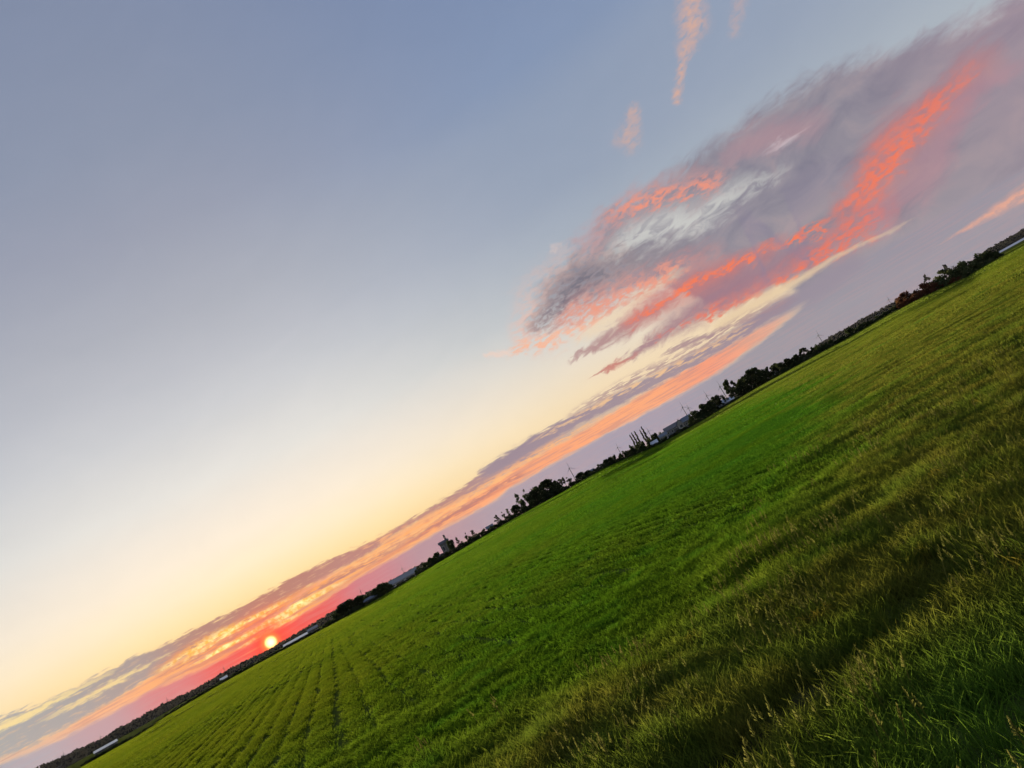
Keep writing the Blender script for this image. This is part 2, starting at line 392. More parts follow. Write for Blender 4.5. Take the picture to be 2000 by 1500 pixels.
wvec = W.xyz(W.math('MULTIPLY_ADD', c_big, 1.5, az), W.math('MULTIPLY_ADD', c_edge, 0.9, el), 0.0)
wisp_tex = W.math('MULTIPLY', W.smooth(n_puf, 0.25, 0.65), 0.85)
sky_col = puff(sky_col, [(1358, -40, 26), (1352, 40, 30), (1340, 85, 20), (1328, 130, 9), (1322, 195, 10)], peach, wisp_tex, wvec)
sky_col = puff(sky_col, [(1240, 215, 14), (1226, 275, 24)], peach, W.math('MULTIPLY', wisp_tex, 0.8), wvec)
sky_col = puff(sky_col, [(1452, -20, 16), (1436, 60, 12)], peach, W.math('MULTIPLY', wisp_tex, 0.45), wvec)
sky_col = puff(sky_col, [(948, 694, 6), (992, 690, 7)], lin((240, 208, 192)), 0.7, wvec)
sky_col = puff(sky_col, [(1075, 495, 5), (1082, 480, 6)], lin((215, 195, 190)), 0.5, wvec)
# the sun itself
sdot = W.vmath('DOT_PRODUCT', sky_vec, tuple(SUN_DIR))
sang = W.math('MULTIPLY', W.math('ARCCOSINE', W.math('MINIMUM', sdot, 1.0)), DEG)
sky_col = W.mix(W.smooth(sang, 3.4, 0.3, 0.0, 0.5), sky_col, lin((255, 60, 42)))
sky_col = W.mix(W.smooth(sang, 1.7, 0.25, 0.0, 0.95), sky_col, lin((255, 50, 30)))
sky_col = W.mix(W.smooth(sang, 0.85, 0.15, 0.0, 1.0), sky_col, lin((255, 150, 50)))
sky_col = W.mix(W.smooth(sang, 0.50, 0.06, 0.0, 1.0), sky_col, (4.0, 2.6, 0.9))
bg = W.new('ShaderNodeBackground')
W.put(bg.inputs['Color'], sky_col)
bg.inputs['Strength'].default_value = 0.379
wo = W.new('ShaderNodeOutputWorld')
wt.links.new(bg.outputs[0], wo.inputs[0])
world.cycles.sampling_method = 'MANUAL'
world.cycles.sample_map_resolution = 512

# ================================================================ land
rng = np.random.default_rng(7)
random.seed(11)
EDGE = [(161, 1496), (227, 1459), (275, 1435), (350, 1384), (450, 1325), (530, 1282), (650, 1218), (760, 1157), (880, 1085),
        (1000, 1015), (1100, 960), (1160, 925), (1270, 878), (1400, 805), (1500, 745), (1600, 690), (1650, 664), (1755, 603),
        (1825, 570), (1895, 538), (1948, 503), (2000, 475)]
R_EDGE = 250.0
_e = sorted((heading(*p) for p in EDGE))
_ea = np.array([p[0] for p in _e])
_ez = EYE + R_EDGE * np.tan(np.radians(np.array([p[1] for p in _e]) - 0.02))
ROW_AZ = math.radians(-19.4)
ROW_W = 0.55
RDX, RDY, RPX, RPY = math.sin(ROW_AZ), math.cos(ROW_AZ), math.cos(ROW_AZ), -math.sin(ROW_AZ)
RUT2 = np.array([(-2.6, 4.9), (-1.2, 5.2), (-0.2, 5.55), (0.5, 5.75), (1.2, 5.95), (2.0, 6.1), (3.2, 6.2), (6.0, 6.3)])
RUT = np.array([(-1.3, 3.62), (-0.6, 3.95), (0.05, 4.2), (0.63, 4.42), (1.11, 4.62), (1.45, 4.72)])


def sstep(x, a, b):
    t = np.clip((x - a) / (b - a), 0, 1)
    return t * t * (3 - 2 * t)


def vnoise(x, y, seed=0):
    xi, yi = np.floor(x).astype(np.int64), np.floor(y).astype(np.int64)
    fx, fy = x - xi, y - yi
    fx, fy = fx * fx * (3 - 2 * fx), fy * fy * (3 - 2 * fy)

    def h(a, b):
        n = (a * 374761393 + b * 668265263 + seed * 982451653) & 0x7fffffff
        n = ((n ^ (n >> 13)) * 1274126177) & 0x7fffffff
        return ((n ^ (n >> 16)) & 0xffff) / 65535.0
    return (h(xi, yi) * (1 - fx) + h(xi + 1, yi) * fx) * (1 - fy) + (h(xi, yi + 1) * (1 - fx) + h(xi + 1, yi + 1) * fx) * fy


def fbm(x, y, seed=0, n=3):
    return sum(vnoise(x * 2 ** k, y * 2 ** k, seed + k) * 0.5 ** k for k in range(n)) / sum(0.5 ** k for k in range(n))


def rut_dist(x, y, line=None):
    line = RUT if line is None else line
    d = np.full(np.shape(x), 1e9)
    for (x0, y0), (x1, y1) in zip(line[:-1], line[1:]):
        bx, by = x1 - x0, y1 - y0
        t = np.clip(((x - x0) * bx + (y - y0) * by) / (bx * bx + by * by), 0, 1)
        d = np.minimum(d, np.hypot(x - x0 - t * bx, y - y0 - t * by))
    return d


def ground_z(x, y):
    x, y = np.asarray(x, float), np.asarray(y, float)
    r = np.hypot(x, y)
    a = np.degrees(np.arctan2(x, y))
    zE = np.interp(a, _ea, _ez)
    zE = np.where(np.abs(a) < 60, zE, zE * np.clip(1 - (np.abs(a) - 60) / 60, 0, 1))
    z = zE * sstep(r, 40, R_EDGE) * np.clip(1.6 - r / 1500, 0.2, 1) ** 0
    z = z + (vnoise(x * 0.12 + 40, y * 0.12 + 40, 5) - 0.5) * 0.10 * sstep(r, 5, 20) * (1 - sstep(r, 120, 240))
    z = z - 0.06 * np.exp(-(rut_dist(x, y) / 0.17) ** 2)
    return z


def olive_w(x, y):
    f = 6.6 + 0.62 * np.maximum(x + 1.0, 0) ** 1.5
    return sstep((f - y) / (0.25 * f) + (fbm(x * 0.7 + 9, y * 0.7 + 9, 3) - 0.5) * 2.4, -0.8, 0.8)


def row_line(x, y):
    s = x * RPX + y * RPY + (vnoise(x * .15 + 7, y * .15 + 3, 8) - .5) * .12
    k = np.exp(-((((s + 0.05) / ROW_W + 0.5) % 1.0) - 0.5) ** 2 / 0.022)
    k = np.maximum(k * 0.8, 0.95 * np.exp(-((((s - 0.8) / 1.25 + 0.5) % 1.0) - 0.5) ** 2 / 0.010))      # every few rows a wider gap
    return k * (0.35 + 0.65 * vnoise(np.floor((s + .05) / ROW_W + .5) * 3.7, s * 0 + 1, 4)) * (1 - 0.75 * olive_w(x, y)) * (1 - sstep(s, 5.0, 11.0))


def mesh_obj(name, verts, faces, mat=None, parent=None, smooth=False):
    me = bpy.data.meshes.new(name)
    me.from_pydata([tuple(map(float, v)) for v in verts], [], faces)
    if mat:
        me.materials.append(mat)
    if smooth:
        me.polygons.foreach_set('use_smooth', [True] * len(me.polygons))
    me.update()
    o = bpy.data.objects.new(name, me)
    col.objects.link(o)
    if parent:
        o.parent = parent
    return o


def tag(o, label=None, cat=None, group=None, kind=None):
    for k, v in (('label', label), ('category', cat), ('group', group), ('kind', kind)):
        if v:
            o[k] = v
    return o


# ---------------------------------------------------------------- materials
def new_mat(name):
    m = bpy.data.materials.new(name)
    m.use_nodes = True
    m.node_tree.nodes.clear()
    return m, Nodes(m.node_tree)


def finish(m, N, shader):
    o = N.new('ShaderNodeOutputMaterial')
    m.node_tree.links.new(shader, o.inputs[0])
    return m


def plain(name, colour, rough=0.8, metal=0.0, var=0.15, scale=3.0):
    m, N = new_mat(name)
    pos = N.new('ShaderNodeNewGeometry').outputs['Position']
    n = N.noise(pos, scale, 3, 0.6, '3D')
    c = N.mix(N.smooth(n, 0.3, 0.7), tuple(v * (1 - var) for v in colour), tuple(min(1, v * (1 + var)) for v in colour))
    b = N.new('ShaderNodeBsdfPrincipled')
    N.put(b.inputs['Base Color'], c)
    b.inputs['Roughness'].default_value = rough
    b.inputs['Metallic'].default_value = metal
    return finish(m, N, b.outputs[0])


def leafy(name, a, b, transl=0.35, rand=0.35, scale=0.6):
    m, N = new_mat(name)
    g = N.new('ShaderNodeNewGeometry')
    n = N.noise(g.outputs['Position'], scale, 2, 0.6, '3D')
    rn = N.new('ShaderNodeObjectInfo').outputs['Random']
    c = N.mix(N.smooth(n, 0.3, 0.7), a, b)
    c = N.mix(1.0, c, N.ramp(rn, [(0, (1 - rand,) * 3), (1, (1 + rand * .6,) * 3)]), 'MULTIPLY')
    d = N.new('ShaderNodeBsdfDiffuse')
    t = N.new('ShaderNodeBsdfTranslucent')
    N.put(d.inputs[0], c)
    N.put(t.inputs[0], c)
    mx = N.new('ShaderNodeMixShader')
    mx.inputs[0].default_value = transl
    m.node_tree.links.new(d.outputs[0], mx.inputs[1])
    m.node_tree.links.new(t.outputs[0], mx.inputs[2])
    return finish(m, N, mx.outputs[0])


def field_colour(N, blade):
    """crop colour by place: green drilled grass, olive dry grass on the near right, pale margin far right, painted sun glow on the left"""
    pos = N.new('ShaderNodeNewGeometry').outputs['Position']
    x, y, z = N.sep(pos)
    big = N.noise(pos, 0.035, 3, 0.55)
    mid = N.noise(pos, 0.22, 3, 0.6)
    small = N.noise(pos, 1.1, 3, 0.65)
    green = N.mix(N.smooth(big, 0.38, 0.62), (0.050, 0.148, 0.010), (0.086, 0.155, 0.010))
    green = N.mix(N.smooth(mid, 0.36, 0.68), green, (0.070, 0.155, 0.008))
    green = N.mix(N.smooth(small, 0.50, 0.75, 0.0, 0.55), green, (0.044, 0.160, 0.012))
    olive = N.mix(N.smooth(small, 0.35, 0.65), (0.155, 0.162, 0.023), (0.115, 0.160, 0.020))
    olive = N.mix(N.smooth(mid, 0.60, 0.76, 0.0, 0.7), olive, (0.070, 0.170, 0.020))
    rust = N.noise(pos, 2.3, 2, 0.6)
    olive = N.mix(N.smooth(rust, 0.66, 0.80, 0.0, 0.6), olive, (0.220, 0.135, 0.022))
    f = N.math('MULTIPLY_ADD', N.math('POWER', N.math('MAXIMUM', N.math('ADD', x, 1.0), 0.0), 1.5), 0.62, 6.6)
    q = N.math('DIVIDE', N.math('SUBTRACT', f, y), N.math('MULTIPLY', f, 0.25))
    q = N.math('MULTIPLY_ADD', N.math('SUBTRACT', mid, 0.5), 3.5, q)
    c = N.mix(N.smooth(q, -1.0, 1.0), green, olive)
    nd = N.vmath('DISTANCE', N.xyz(x, y, 0.0), (1.15, 3.15, 0.0))
    nearg = N.smooth(N.math('MULTIPLY_ADD', N.math('SUBTRACT', small, 0.5), 1.6, nd), 1.35, 0.2, 0.0, 0.6)
    c = N.mix(nearg, c, (0.105, 0.250, 0.024))
    # dry margin along the far right boundary
    r = N.vmath('LENGTH', pos)
    a = N.math('ARCTAN2', x, y)
    far = N.math('MULTIPLY', N.smooth(N.math('MULTIPLY_ADD', mid, 50.0, r), 145.0, 175.0), N.smooth(a, 0.05, 0.28))
    c = N.mix(far, c, (0.135, 0.150, 0.030))
    far2 = N.smooth(N.math('MULTIPLY_ADD', big, 60.0, r), 60.0, 200.0, 0.0, 0.55)
    c = N.mix(far2, c, (0.088, 0.155, 0.011))
    left = N.math('MULTIPLY', N.smooth(a, -0.12, -0.42, 0.0, 0.55), N.smooth(N.math('MULTIPLY_ADD', mid, 8.0, r), 8.0, 26.0))  # warm glow from the sun side, painted into the grass colour
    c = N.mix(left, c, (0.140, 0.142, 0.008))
    return c


def field_mat(name, blade):
    m, N = new_mat(name)
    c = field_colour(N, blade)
    if blade:
        rn = N.new('ShaderNodeObjectInfo').outputs['Random']
        c = N.mix(1.0, c, N.ramp(rn, [(0, (0.72, 0.78, 0.7)), (0.5, (1, 1, 1)), (1, (1.32, 1.2, 1.3))]), 'MULTIPLY')
        d = N.new('ShaderNodeBsdfDiffuse')
        t = N.new('ShaderNodeBsdfTranslucent')
        N.put(d.inputs[0], c)
        N.put(t.inputs[0], c)
        mx = N.new('ShaderNodeMixShader')
        mx.inputs[0].default_value = 0.55
        m.node_tree.links.new(d.outputs[0], mx.inputs[1])
        m.node_tree.links.new(t.outputs[0], mx.inputs[2])
        return finish(m, N, mx.outputs[0])
    soil = N.noise(N.new('ShaderNodeNewGeometry').outputs['Position'], 5.0, 3, 0.6)
    c = N.mix(N.smooth(soil, 0.35, 0.75, 0.45, 0.85), c, (0.048, 0.046, 0.018))
    # bare soil in the wheel track
    pos = N.new('ShaderNodeNewGeometry').outputs['Position']
    px_, py_, pz_ = N.sep(pos)
    flat = N.xyz(px_, py_, 0.0)
    dm = None
    for (x0, y0), (x1, y1) in zip(RUT[:-1], RUT[1:]):
        bx, by = float(x1 - x0), float(y1 - y0)
        pa = N.vmath('SUBTRACT', flat, (float(x0), float(y0), 0.0))
        hh = N.math('MULTIPLY', N.vmath('DOT_PRODUCT', pa, (bx, by, 0.0)), 1.0 / (bx * bx + by * by), clamp=True)
        dd = N.vmath('LENGTH', N.vmath('SUBTRACT', pa, N.vmath('MULTIPLY', N.xyz(hh, hh, hh), (bx, by, 0.0))))
        dm = dd if dm is None else N.math('MINIMUM', dm, dd)
    dm = N.math('MULTIPLY_ADD', N.math('SUBTRACT', soil, 0.5), 0.12, dm)
    c = N.mix(N.smooth(dm, 0.28, 0.08, 0.0, 0.9), c, N.mix(soil, (0.020, 0.015, 0.009), (0.050, 0.038, 0.022)))
    b = N.new('ShaderNodeBsdfDiffuse')
    N.put(b.inputs[0], c)
    return finish(m, N, b.outputs[0])


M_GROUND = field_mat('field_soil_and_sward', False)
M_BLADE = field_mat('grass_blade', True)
M_SEED = leafy('dry_seed_head', (0.17, 0.165, 0.045), (0.14, 0.15, 0.035), 0.4, 0.3, 2.0)

# ---------------------------------------------------------------- ground sheet
rr = np.concatenate([np.linspace(0.4, 9, 70), np.geomspace(9.15, 9500, 150)])
aa = np.radians(np.concatenate([np.linspace(-60, 60, 260), np.linspace(60, 300, 50)[1:-1]]))
RR, AA = np.meshgrid(rr, aa, indexing='ij')
GX, GY = RR * np.sin(AA), RR * np.cos(AA)
GZ = ground_z(GX, GY)
gv = np.stack([GX, GY, GZ], -1).reshape(-1, 3)
na = len(aa)
gf = []
for i in range(len(rr) - 1):
    b0, b1 = i * na, (i + 1) * na
    for j in range(na):
        k = (j + 1) % na
        gf.append((b0 + j, b0 + k, b1 + k, b1 + j))
gv = np.vstack([gv, [[0, 0, 0]]])
for j in range(na):
    gf.append((len(gv) - 1, (j + 1) % na, j))
ground = tag(mesh_obj('ground', gv, gf, M_GROUND, smooth=True), kind='structure')


# ---------------------------------------------------------------- grass
def clump(n, R, h, w, seed, lean=0.35, long=1.0):
    g = np.random.default_rng(seed)
    V, Fc = [], []
    for i in range(n):
        a, q = g.uniform(0, 6.283), R * math.sqrt(g.uniform())
        bx, by = q * math.cos(a), q * math.sin(a) * long
        H = h * g.uniform(0.55, 1.15)
        la, ll = g.uniform(0, 6.283), H * abs(g.normal(lean, 0.22))
        lx, ly = ll * math.cos(la), ll * math.sin(la)
        fa = g.uniform(0, 3.1416)
        cx, cy = math.cos(fa), math.sin(fa)
        ww = w * g.uniform(0.6, 1.2)
        o = len(V)
        for t, k in ((0.0, 1.0), (0.4, 0.95), (0.75, 0.65)):
            px, py, pz = bx + lx * t * t, by + ly * t * t, H * t * (1 - 0.12 * t)
            V += [(px - cx * ww * k / 2, py - cy * ww * k / 2, pz), (px + cx * ww * k / 2, py + cy * ww * k / 2, pz)]
        V.append((bx + lx, by + ly, H * 0.88))
        Fc += [(o, o + 1, o + 3, o + 2), (o + 2, o + 3, o + 5, o + 4), (o + 4, o + 5, o + 6)]
    return V, Fc


def seed_stalks(n, R, h, seed):
    g = np.random.default_rng(seed)
    V, Fc = [], []
    for i in range(n):
        a, q = g.uniform(0, 6.283), R * math.sqrt(g.uniform())
        bx, by = q * math.cos(a), q * math.sin(a)
        H = h * g.uniform(0.7, 1.15)
        la, ll = g.uniform(0, 6.283), H * abs(g.normal(0.16, 0.12))
        lx, ly = ll * math.cos(la), ll * math.sin(la)
        o = len(V)
        w = 0.0022
        for t in (0.0, 0.5, 1.0):
            px, py, pz = bx + lx * t * t, by + ly * t * t, H * t
            for k in range(3):
                V.append((px + w * math.cos(2.094 * k), py + w * math.sin(2.094 * k), pz))
        for s in range(2):
            for k in range(3):
                k2 = (k + 1) % 3
                Fc.append((o + s * 3 + k, o + s * 3 + k2, o + s * 3 + 3 + k2, o + s * 3 + 3 + k))
        for j in range(22):                      # spikelets of the head
            t = 0.72 + 0.28 * j / 21
            px, py, pz = bx + lx * t * t, by + ly * t * t, H * t
            sp = 0.011 * (1.15 - (t - 0.72) / 0.28)
            da = g.uniform(0, 6.283)
            ex, ey, ez = px + sp * math.cos(da), py + sp * math.sin(da), pz + 0.012
            o2 = len(V)
            V += [(px, py, pz), (ex, ey, ez + 0.004), (ex + 0.0025, ey - 0.002, ez - 0.003)]
            Fc.append((o2, o2 + 1, o2 + 2))
    return V, Fc


def proto_collection(name, items, mat):
    c = bpy.data.collections.new(name)
    for i, (V, Fc) in enumerate(items):
        me = bpy.data.meshes.new(name)
        me.from_pydata(V, [], Fc)
        me.materials.append(mat)
        o = bpy.data.objects.new('%s_%02d' % (name, i), me)
        c.objects.link(o)
    return c


def scatter(name, pts, rotz, scl, coll, label):
    """one stuff object: clumps instanced on points"""
    me = bpy.data.meshes.new(name)
    me.vertices.add(len(pts))
    me.vertices.foreach_set('co', np.asarray(pts, np.float32).ravel())
    for nm, arr in (('spin', rotz),):
        at = me.attributes.new(nm, 'FLOAT', 'POINT')
        at.data.foreach_set('value', np.asarray(arr, np.float32))
    at = me.attributes.new('size', 'FLOAT_VECTOR', 'POINT')
    at.data.foreach_set('vector', np.asarray(scl, np.float32).ravel())
    at = me.attributes.new('pick', 'INT', 'POINT')
    at.data.foreach_set('value', rng.integers(0, len(coll.objects), len(pts)).astype(np.int32))
    o = bpy.data.objects.new(name, me)
    col.objects.link(o)
    ng = bpy.data.node_groups.new(name, 'GeometryNodeTree')
    ng.interface.new_socket('Geometry', in_out='INPUT', socket_type='NodeSocketGeometry')
    ng.interface.new_socket('Geometry', in_out='OUTPUT', socket_type='NodeSocketGeometry')
    L = ng.links.new
    gi, go = ng.nodes.new('NodeGroupInput'), ng.nodes.new('NodeGroupOutput')
    ci = ng.nodes.new('GeometryNodeCollectionInfo')
    ci.inputs['Collection'].default_value = coll
    ci.inputs['Separate Children'].default_value = True
    ci.inputs['Reset Children'].default_value = True
    ip = ng.nodes.new('GeometryNodeInstanceOnPoints')
    ip.inputs['Pick Instance'].default_value = True

    def attr(nm, ty):
        n = ng.nodes.new('GeometryNodeInputNamedAttribute')
        n.data_type = ty
        n.inputs['Name'].default_value = nm
        return n.outputs['Attribute']
    cx = ng.nodes.new('ShaderNodeCombineXYZ')
    L(attr('spin', 'FLOAT'), cx.inputs[2])
    L(gi.outputs[0], ip.inputs['Points'])
    L(ci.outputs[0], ip.inputs['Instance'])
    L(attr('pick', 'INT'), ip.inputs['Instance Index'])
    L(cx.outputs[0], ip.inputs['Rotation'])
    L(attr('size', 'FLOAT_VECTOR'), ip.inputs['Scale'])
    L(ip.outputs[0], go.inputs[0])
    md = o.modifiers.new('scatter', 'NODES')
    md.node_group = ng
    return tag(o, label, 'grass', kind='stuff')


def ring_points(r0, r1, per_m2, half_az=50):
    A = math.radians(half_az)
    n = int(A * (r1 * r1 - r0 * r0) * per_m2)
    r = np.sqrt(rng.uniform(r0 * r0, r1 * r1, n))
    a = rng.uniform(-A, A, n)
    return r * np.sin(a), r * np.cos(a)


C_NEAR = proto_collection('fine_tuft', [clump(70, 0.13, 0.15, 0.0052, 100 + i, 0.5) for i in range(8)], M_BLADE)
C_MID = proto_collection('mid_tuft', [clump(84, 0.10, 0.11, 0.0075, 200 + i, 0.35, 4.5) for i in range(6)], M_BLADE)
C_FAR = proto_collection('wide_tuft', [clump(80, 0.14, 0.11, 0.022, 300 + i, 0.35, 12.0) for i in range(5)], M_BLADE)
C_VFAR = proto_collection('sward_patch', [clump(180, 4.2, 0.13, 0.13, 400 + i) for i in range(5)], M_BLADE)
C_SEED = proto_collection('seed_tuft', [seed_stalks(5, 0.16, 0.25, 500 + i) for i in range(6)], M_SEED)


def height_map(x, y):
    ol = olive_w(x, y)
    h = 0.74 + (0.16 + 0.2 * ol) * fbm(x * 0.9 + 3, y * 0.9 + 5, 21) + 0.55 * ol * fbm(x * 1.3 + 8, y * 1.3, 33)
    h = h * (1 - 0.8 * np.clip(row_line(x, y), 0, 1))
    wob = (vnoise(x * 2.1 + 5, y * 2.1 + 5, 61) - 0.5) * 0.16
    h = h * (1 - 0.75 * np.exp(-((rut_dist(x, y) + wob * 1.6) / 0.19) ** 2)) * (1 - 0.12 * np.exp(-((rut_dist(x, y, RUT2) + wob) / 0.16) ** 2))
    bare = sstep(fbm(x * 1.7 + 31, y * 1.7 + 17, 55), 0.62, 0.74)
    return h * (1 - 0.5 * bare * (0.25 + 0.75 * ol))


for nm, r0, r1, dens, cc, lab in (
        ('foreground_grass', 0.8, 12.5, 85, C_NEAR, 'fine green and olive grass blades in the foreground'),
        ('meadow_grass', 7.5, 44, 40, C_MID, 'green drilled grass of the middle field'),
        ('field_grass', 36, 140, 5.0, C_FAR, 'short green grass far out in the field'),
        ('distant_grass', 122, 254, 0.12, C_VFAR, 'yellow green grass at the far end of the field')):
    x, y = ring_points(r0, r1, dens, {'foreground_grass': 85, 'meadow_grass': 62}.get(nm, 54))
    if nm in ('meadow_grass', 'field_grass'):      # drilled: gather the tufts on the rows
        s0 = x * RPX + y * RPY
        w0 = (vnoise(x * .15 + 7, y * .15 + 3, 8) - .5) * .12
        c0 = (np.floor((s0 + w0 + 0.05) / ROW_W) + 0.5) * ROW_W - w0 - 0.05
        sh = (c0 + np.clip(rng.normal(0, 0.12, len(x)), -.22, .22) - s0) * (1 - 0.9 * olive_w(x, y)) * (1 - sstep(s0, 5.0, 11.0)) * (0.35 + 0.65 * sstep(s0, -12.0, -3.0)) * (0.4 + 0.7 * vnoise(c0 * 3.1 + 50, c0 * 0 + 2, 9))
        x, y = x + sh * RPX, y + sh * RPY
    if nm == 'distant_grass':                 # keep the last patches in front of the hedges
        k = np.hypot(x, y) < 249
        x, y = x[k], y[k]
    hz = height_map(x, y)
    fade = sstep(np.hypot(x, y), r0, r0 * 1.25) if r0 > 2 else 1.0      # the belts run into each other
    fade = fade * (1 - sstep(np.hypot(x, y), r1 * 0.8, r1)) if r1 < 250 else fade
    keep = rng.uniform(size=len(x)) < np.clip(0.35 + hz, 0, 1) * fade
    x, y, hz = x[keep], y[keep], hz[keep]
    sx_ = rng.uniform(0.8, 1.25, len(x))
    spin = rng.uniform(0, 6.283, len(x))
    if nm in ('meadow_grass', 'field_grass'):      # tufts lie along the drilled rows
        along = -ROW_AZ + rng.integers(0, 2, len(x)) * math.pi + rng.normal(0, 0.06, len(x))
        spin = np.where(rng.uniform(size=len(x)) < olive_w(x, y), spin, along)
    scatter(nm, np.stack([x, y, ground_z(x, y) - 0.004], -1), spin,
            np.stack([sx_, sx_, hz * rng.uniform(0.92, 1.1, len(x))], -1), cc, lab)

x, y = ring_points(2.0, 15, 6)
ol = olive_w(x, y)
k = (rng.uniform(size=len(x)) < ol * (0.25 + 0.9 * sstep(fbm(x * 0.8, y * 0.8, 77), 0.35, 0.65))) & (rut_dist(x, y) > 0.22)
x, y = x[k], y[k]
s_ = rng.uniform(0.7, 1.15, len(x))
scatter('seed_grass', np.stack([x, y, ground_z(x, y)], -1), rng.uniform(0, 6.283, len(x)), np.stack([s_, s_, s_], -1), C_SEED,
        'pale thin stalks of grass gone to seed in the near right corner')

# ================================================================ things along the field edge
M_BARK = plain('bark', (0.055, 0.045, 0.036), 0.9, 0, 0.3, 4.0)
M_LEAF = leafy('dark_leaves', (0.036, 0.052, 0.022), (0.058, 0.072, 0.030))
M_LEAF2 = leafy('olive_leaves', (0.070, 0.092, 0.036), (0.095, 0.105, 0.045))
M_RED = leafy('reddish_leaves', (0.150, 0.052, 0.030), (0.105, 0.062, 0.032))
M_WOOD = leafy('distant_woodland', (0.020, 0.022, 0.022), (0.032, 0.032, 0.032), 0.15, 0.0, 0.02)
M_HILL = plain('hill_floor', (0.022, 0.023, 0.022), 0.95, 0, 0.25, 0.01)
M_PALE = plain('pale_metal_sheet', (0.60, 0.60, 0.59), 0.4, 0.6, 0.06, 0.4)
M_WHITE = plain('white_render', (0.42, 0.41, 0.39), 0.7, 0, 0.06, 0.6)
M_GREYW = plain('grey_render', (0.12, 0.118, 0.115), 0.8, 0, 0.1, 0.6)
M_DARKR = plain('dark_roof_tile', (0.060, 0.056, 0.060), 0.6, 0, 0.2, 1.5)
M_BLUE = plain('blue_grey_sheet', (0.10, 0.12, 0.14), 0.6, 0.1, 0.08, 0.5)
M_DOOR = plain('dark_door', (0.05, 0.05, 0.055), 0.5, 0, 0.1, 1.0)
M_GLASS = plain('window_glass', (0.05, 0.06, 0.07), 0.08, 0, 0.05, 1.0)
M_STEEL = plain('turbine_coat', (0.10, 0.10, 0.105), 0.95, 0, 0.05, 0.05)


def edge_y(px):
    xs, ys = zip(*EDGE)
    return float(np.interp(px, xs, ys))


def spot(px, py, d):
    """ground position at distance d under the direction of a photo point, and the height needed to reach it"""
    a, e = heading(px, py)
    x, y = d * math.sin(math.radians(a)), d * math.cos(math.radians(a))
    z = float(ground_z(x, y))
    return x, y, z, EYE + d * math.tan(math.radians(e)) - z, a


def tube(V, Fc, p, q, r0, r1, n=5):
    p, q = Vector(p), Vector(q)
    d = (q - p).normalized()
    s = d.orthogonal().normalized()
    t = d.cross(s)
    o = len(V)
    for c, r in ((p, r0), (q, r1)):
        for k in range(n):
            a = 6.28318 * k / n
            V.append(tuple(c + s * (r * math.cos(a)) + t * (r * math.sin(a))))
    for k in range(n):
        k2 = (k + 1) % n
        Fc.append((o + k, o + k2, o + n + k2, o + n + k))
    Fc.append(tuple(o + n + k for k in range(n)))
    Fc.append(tuple(o + k for k in reversed(range(n))))


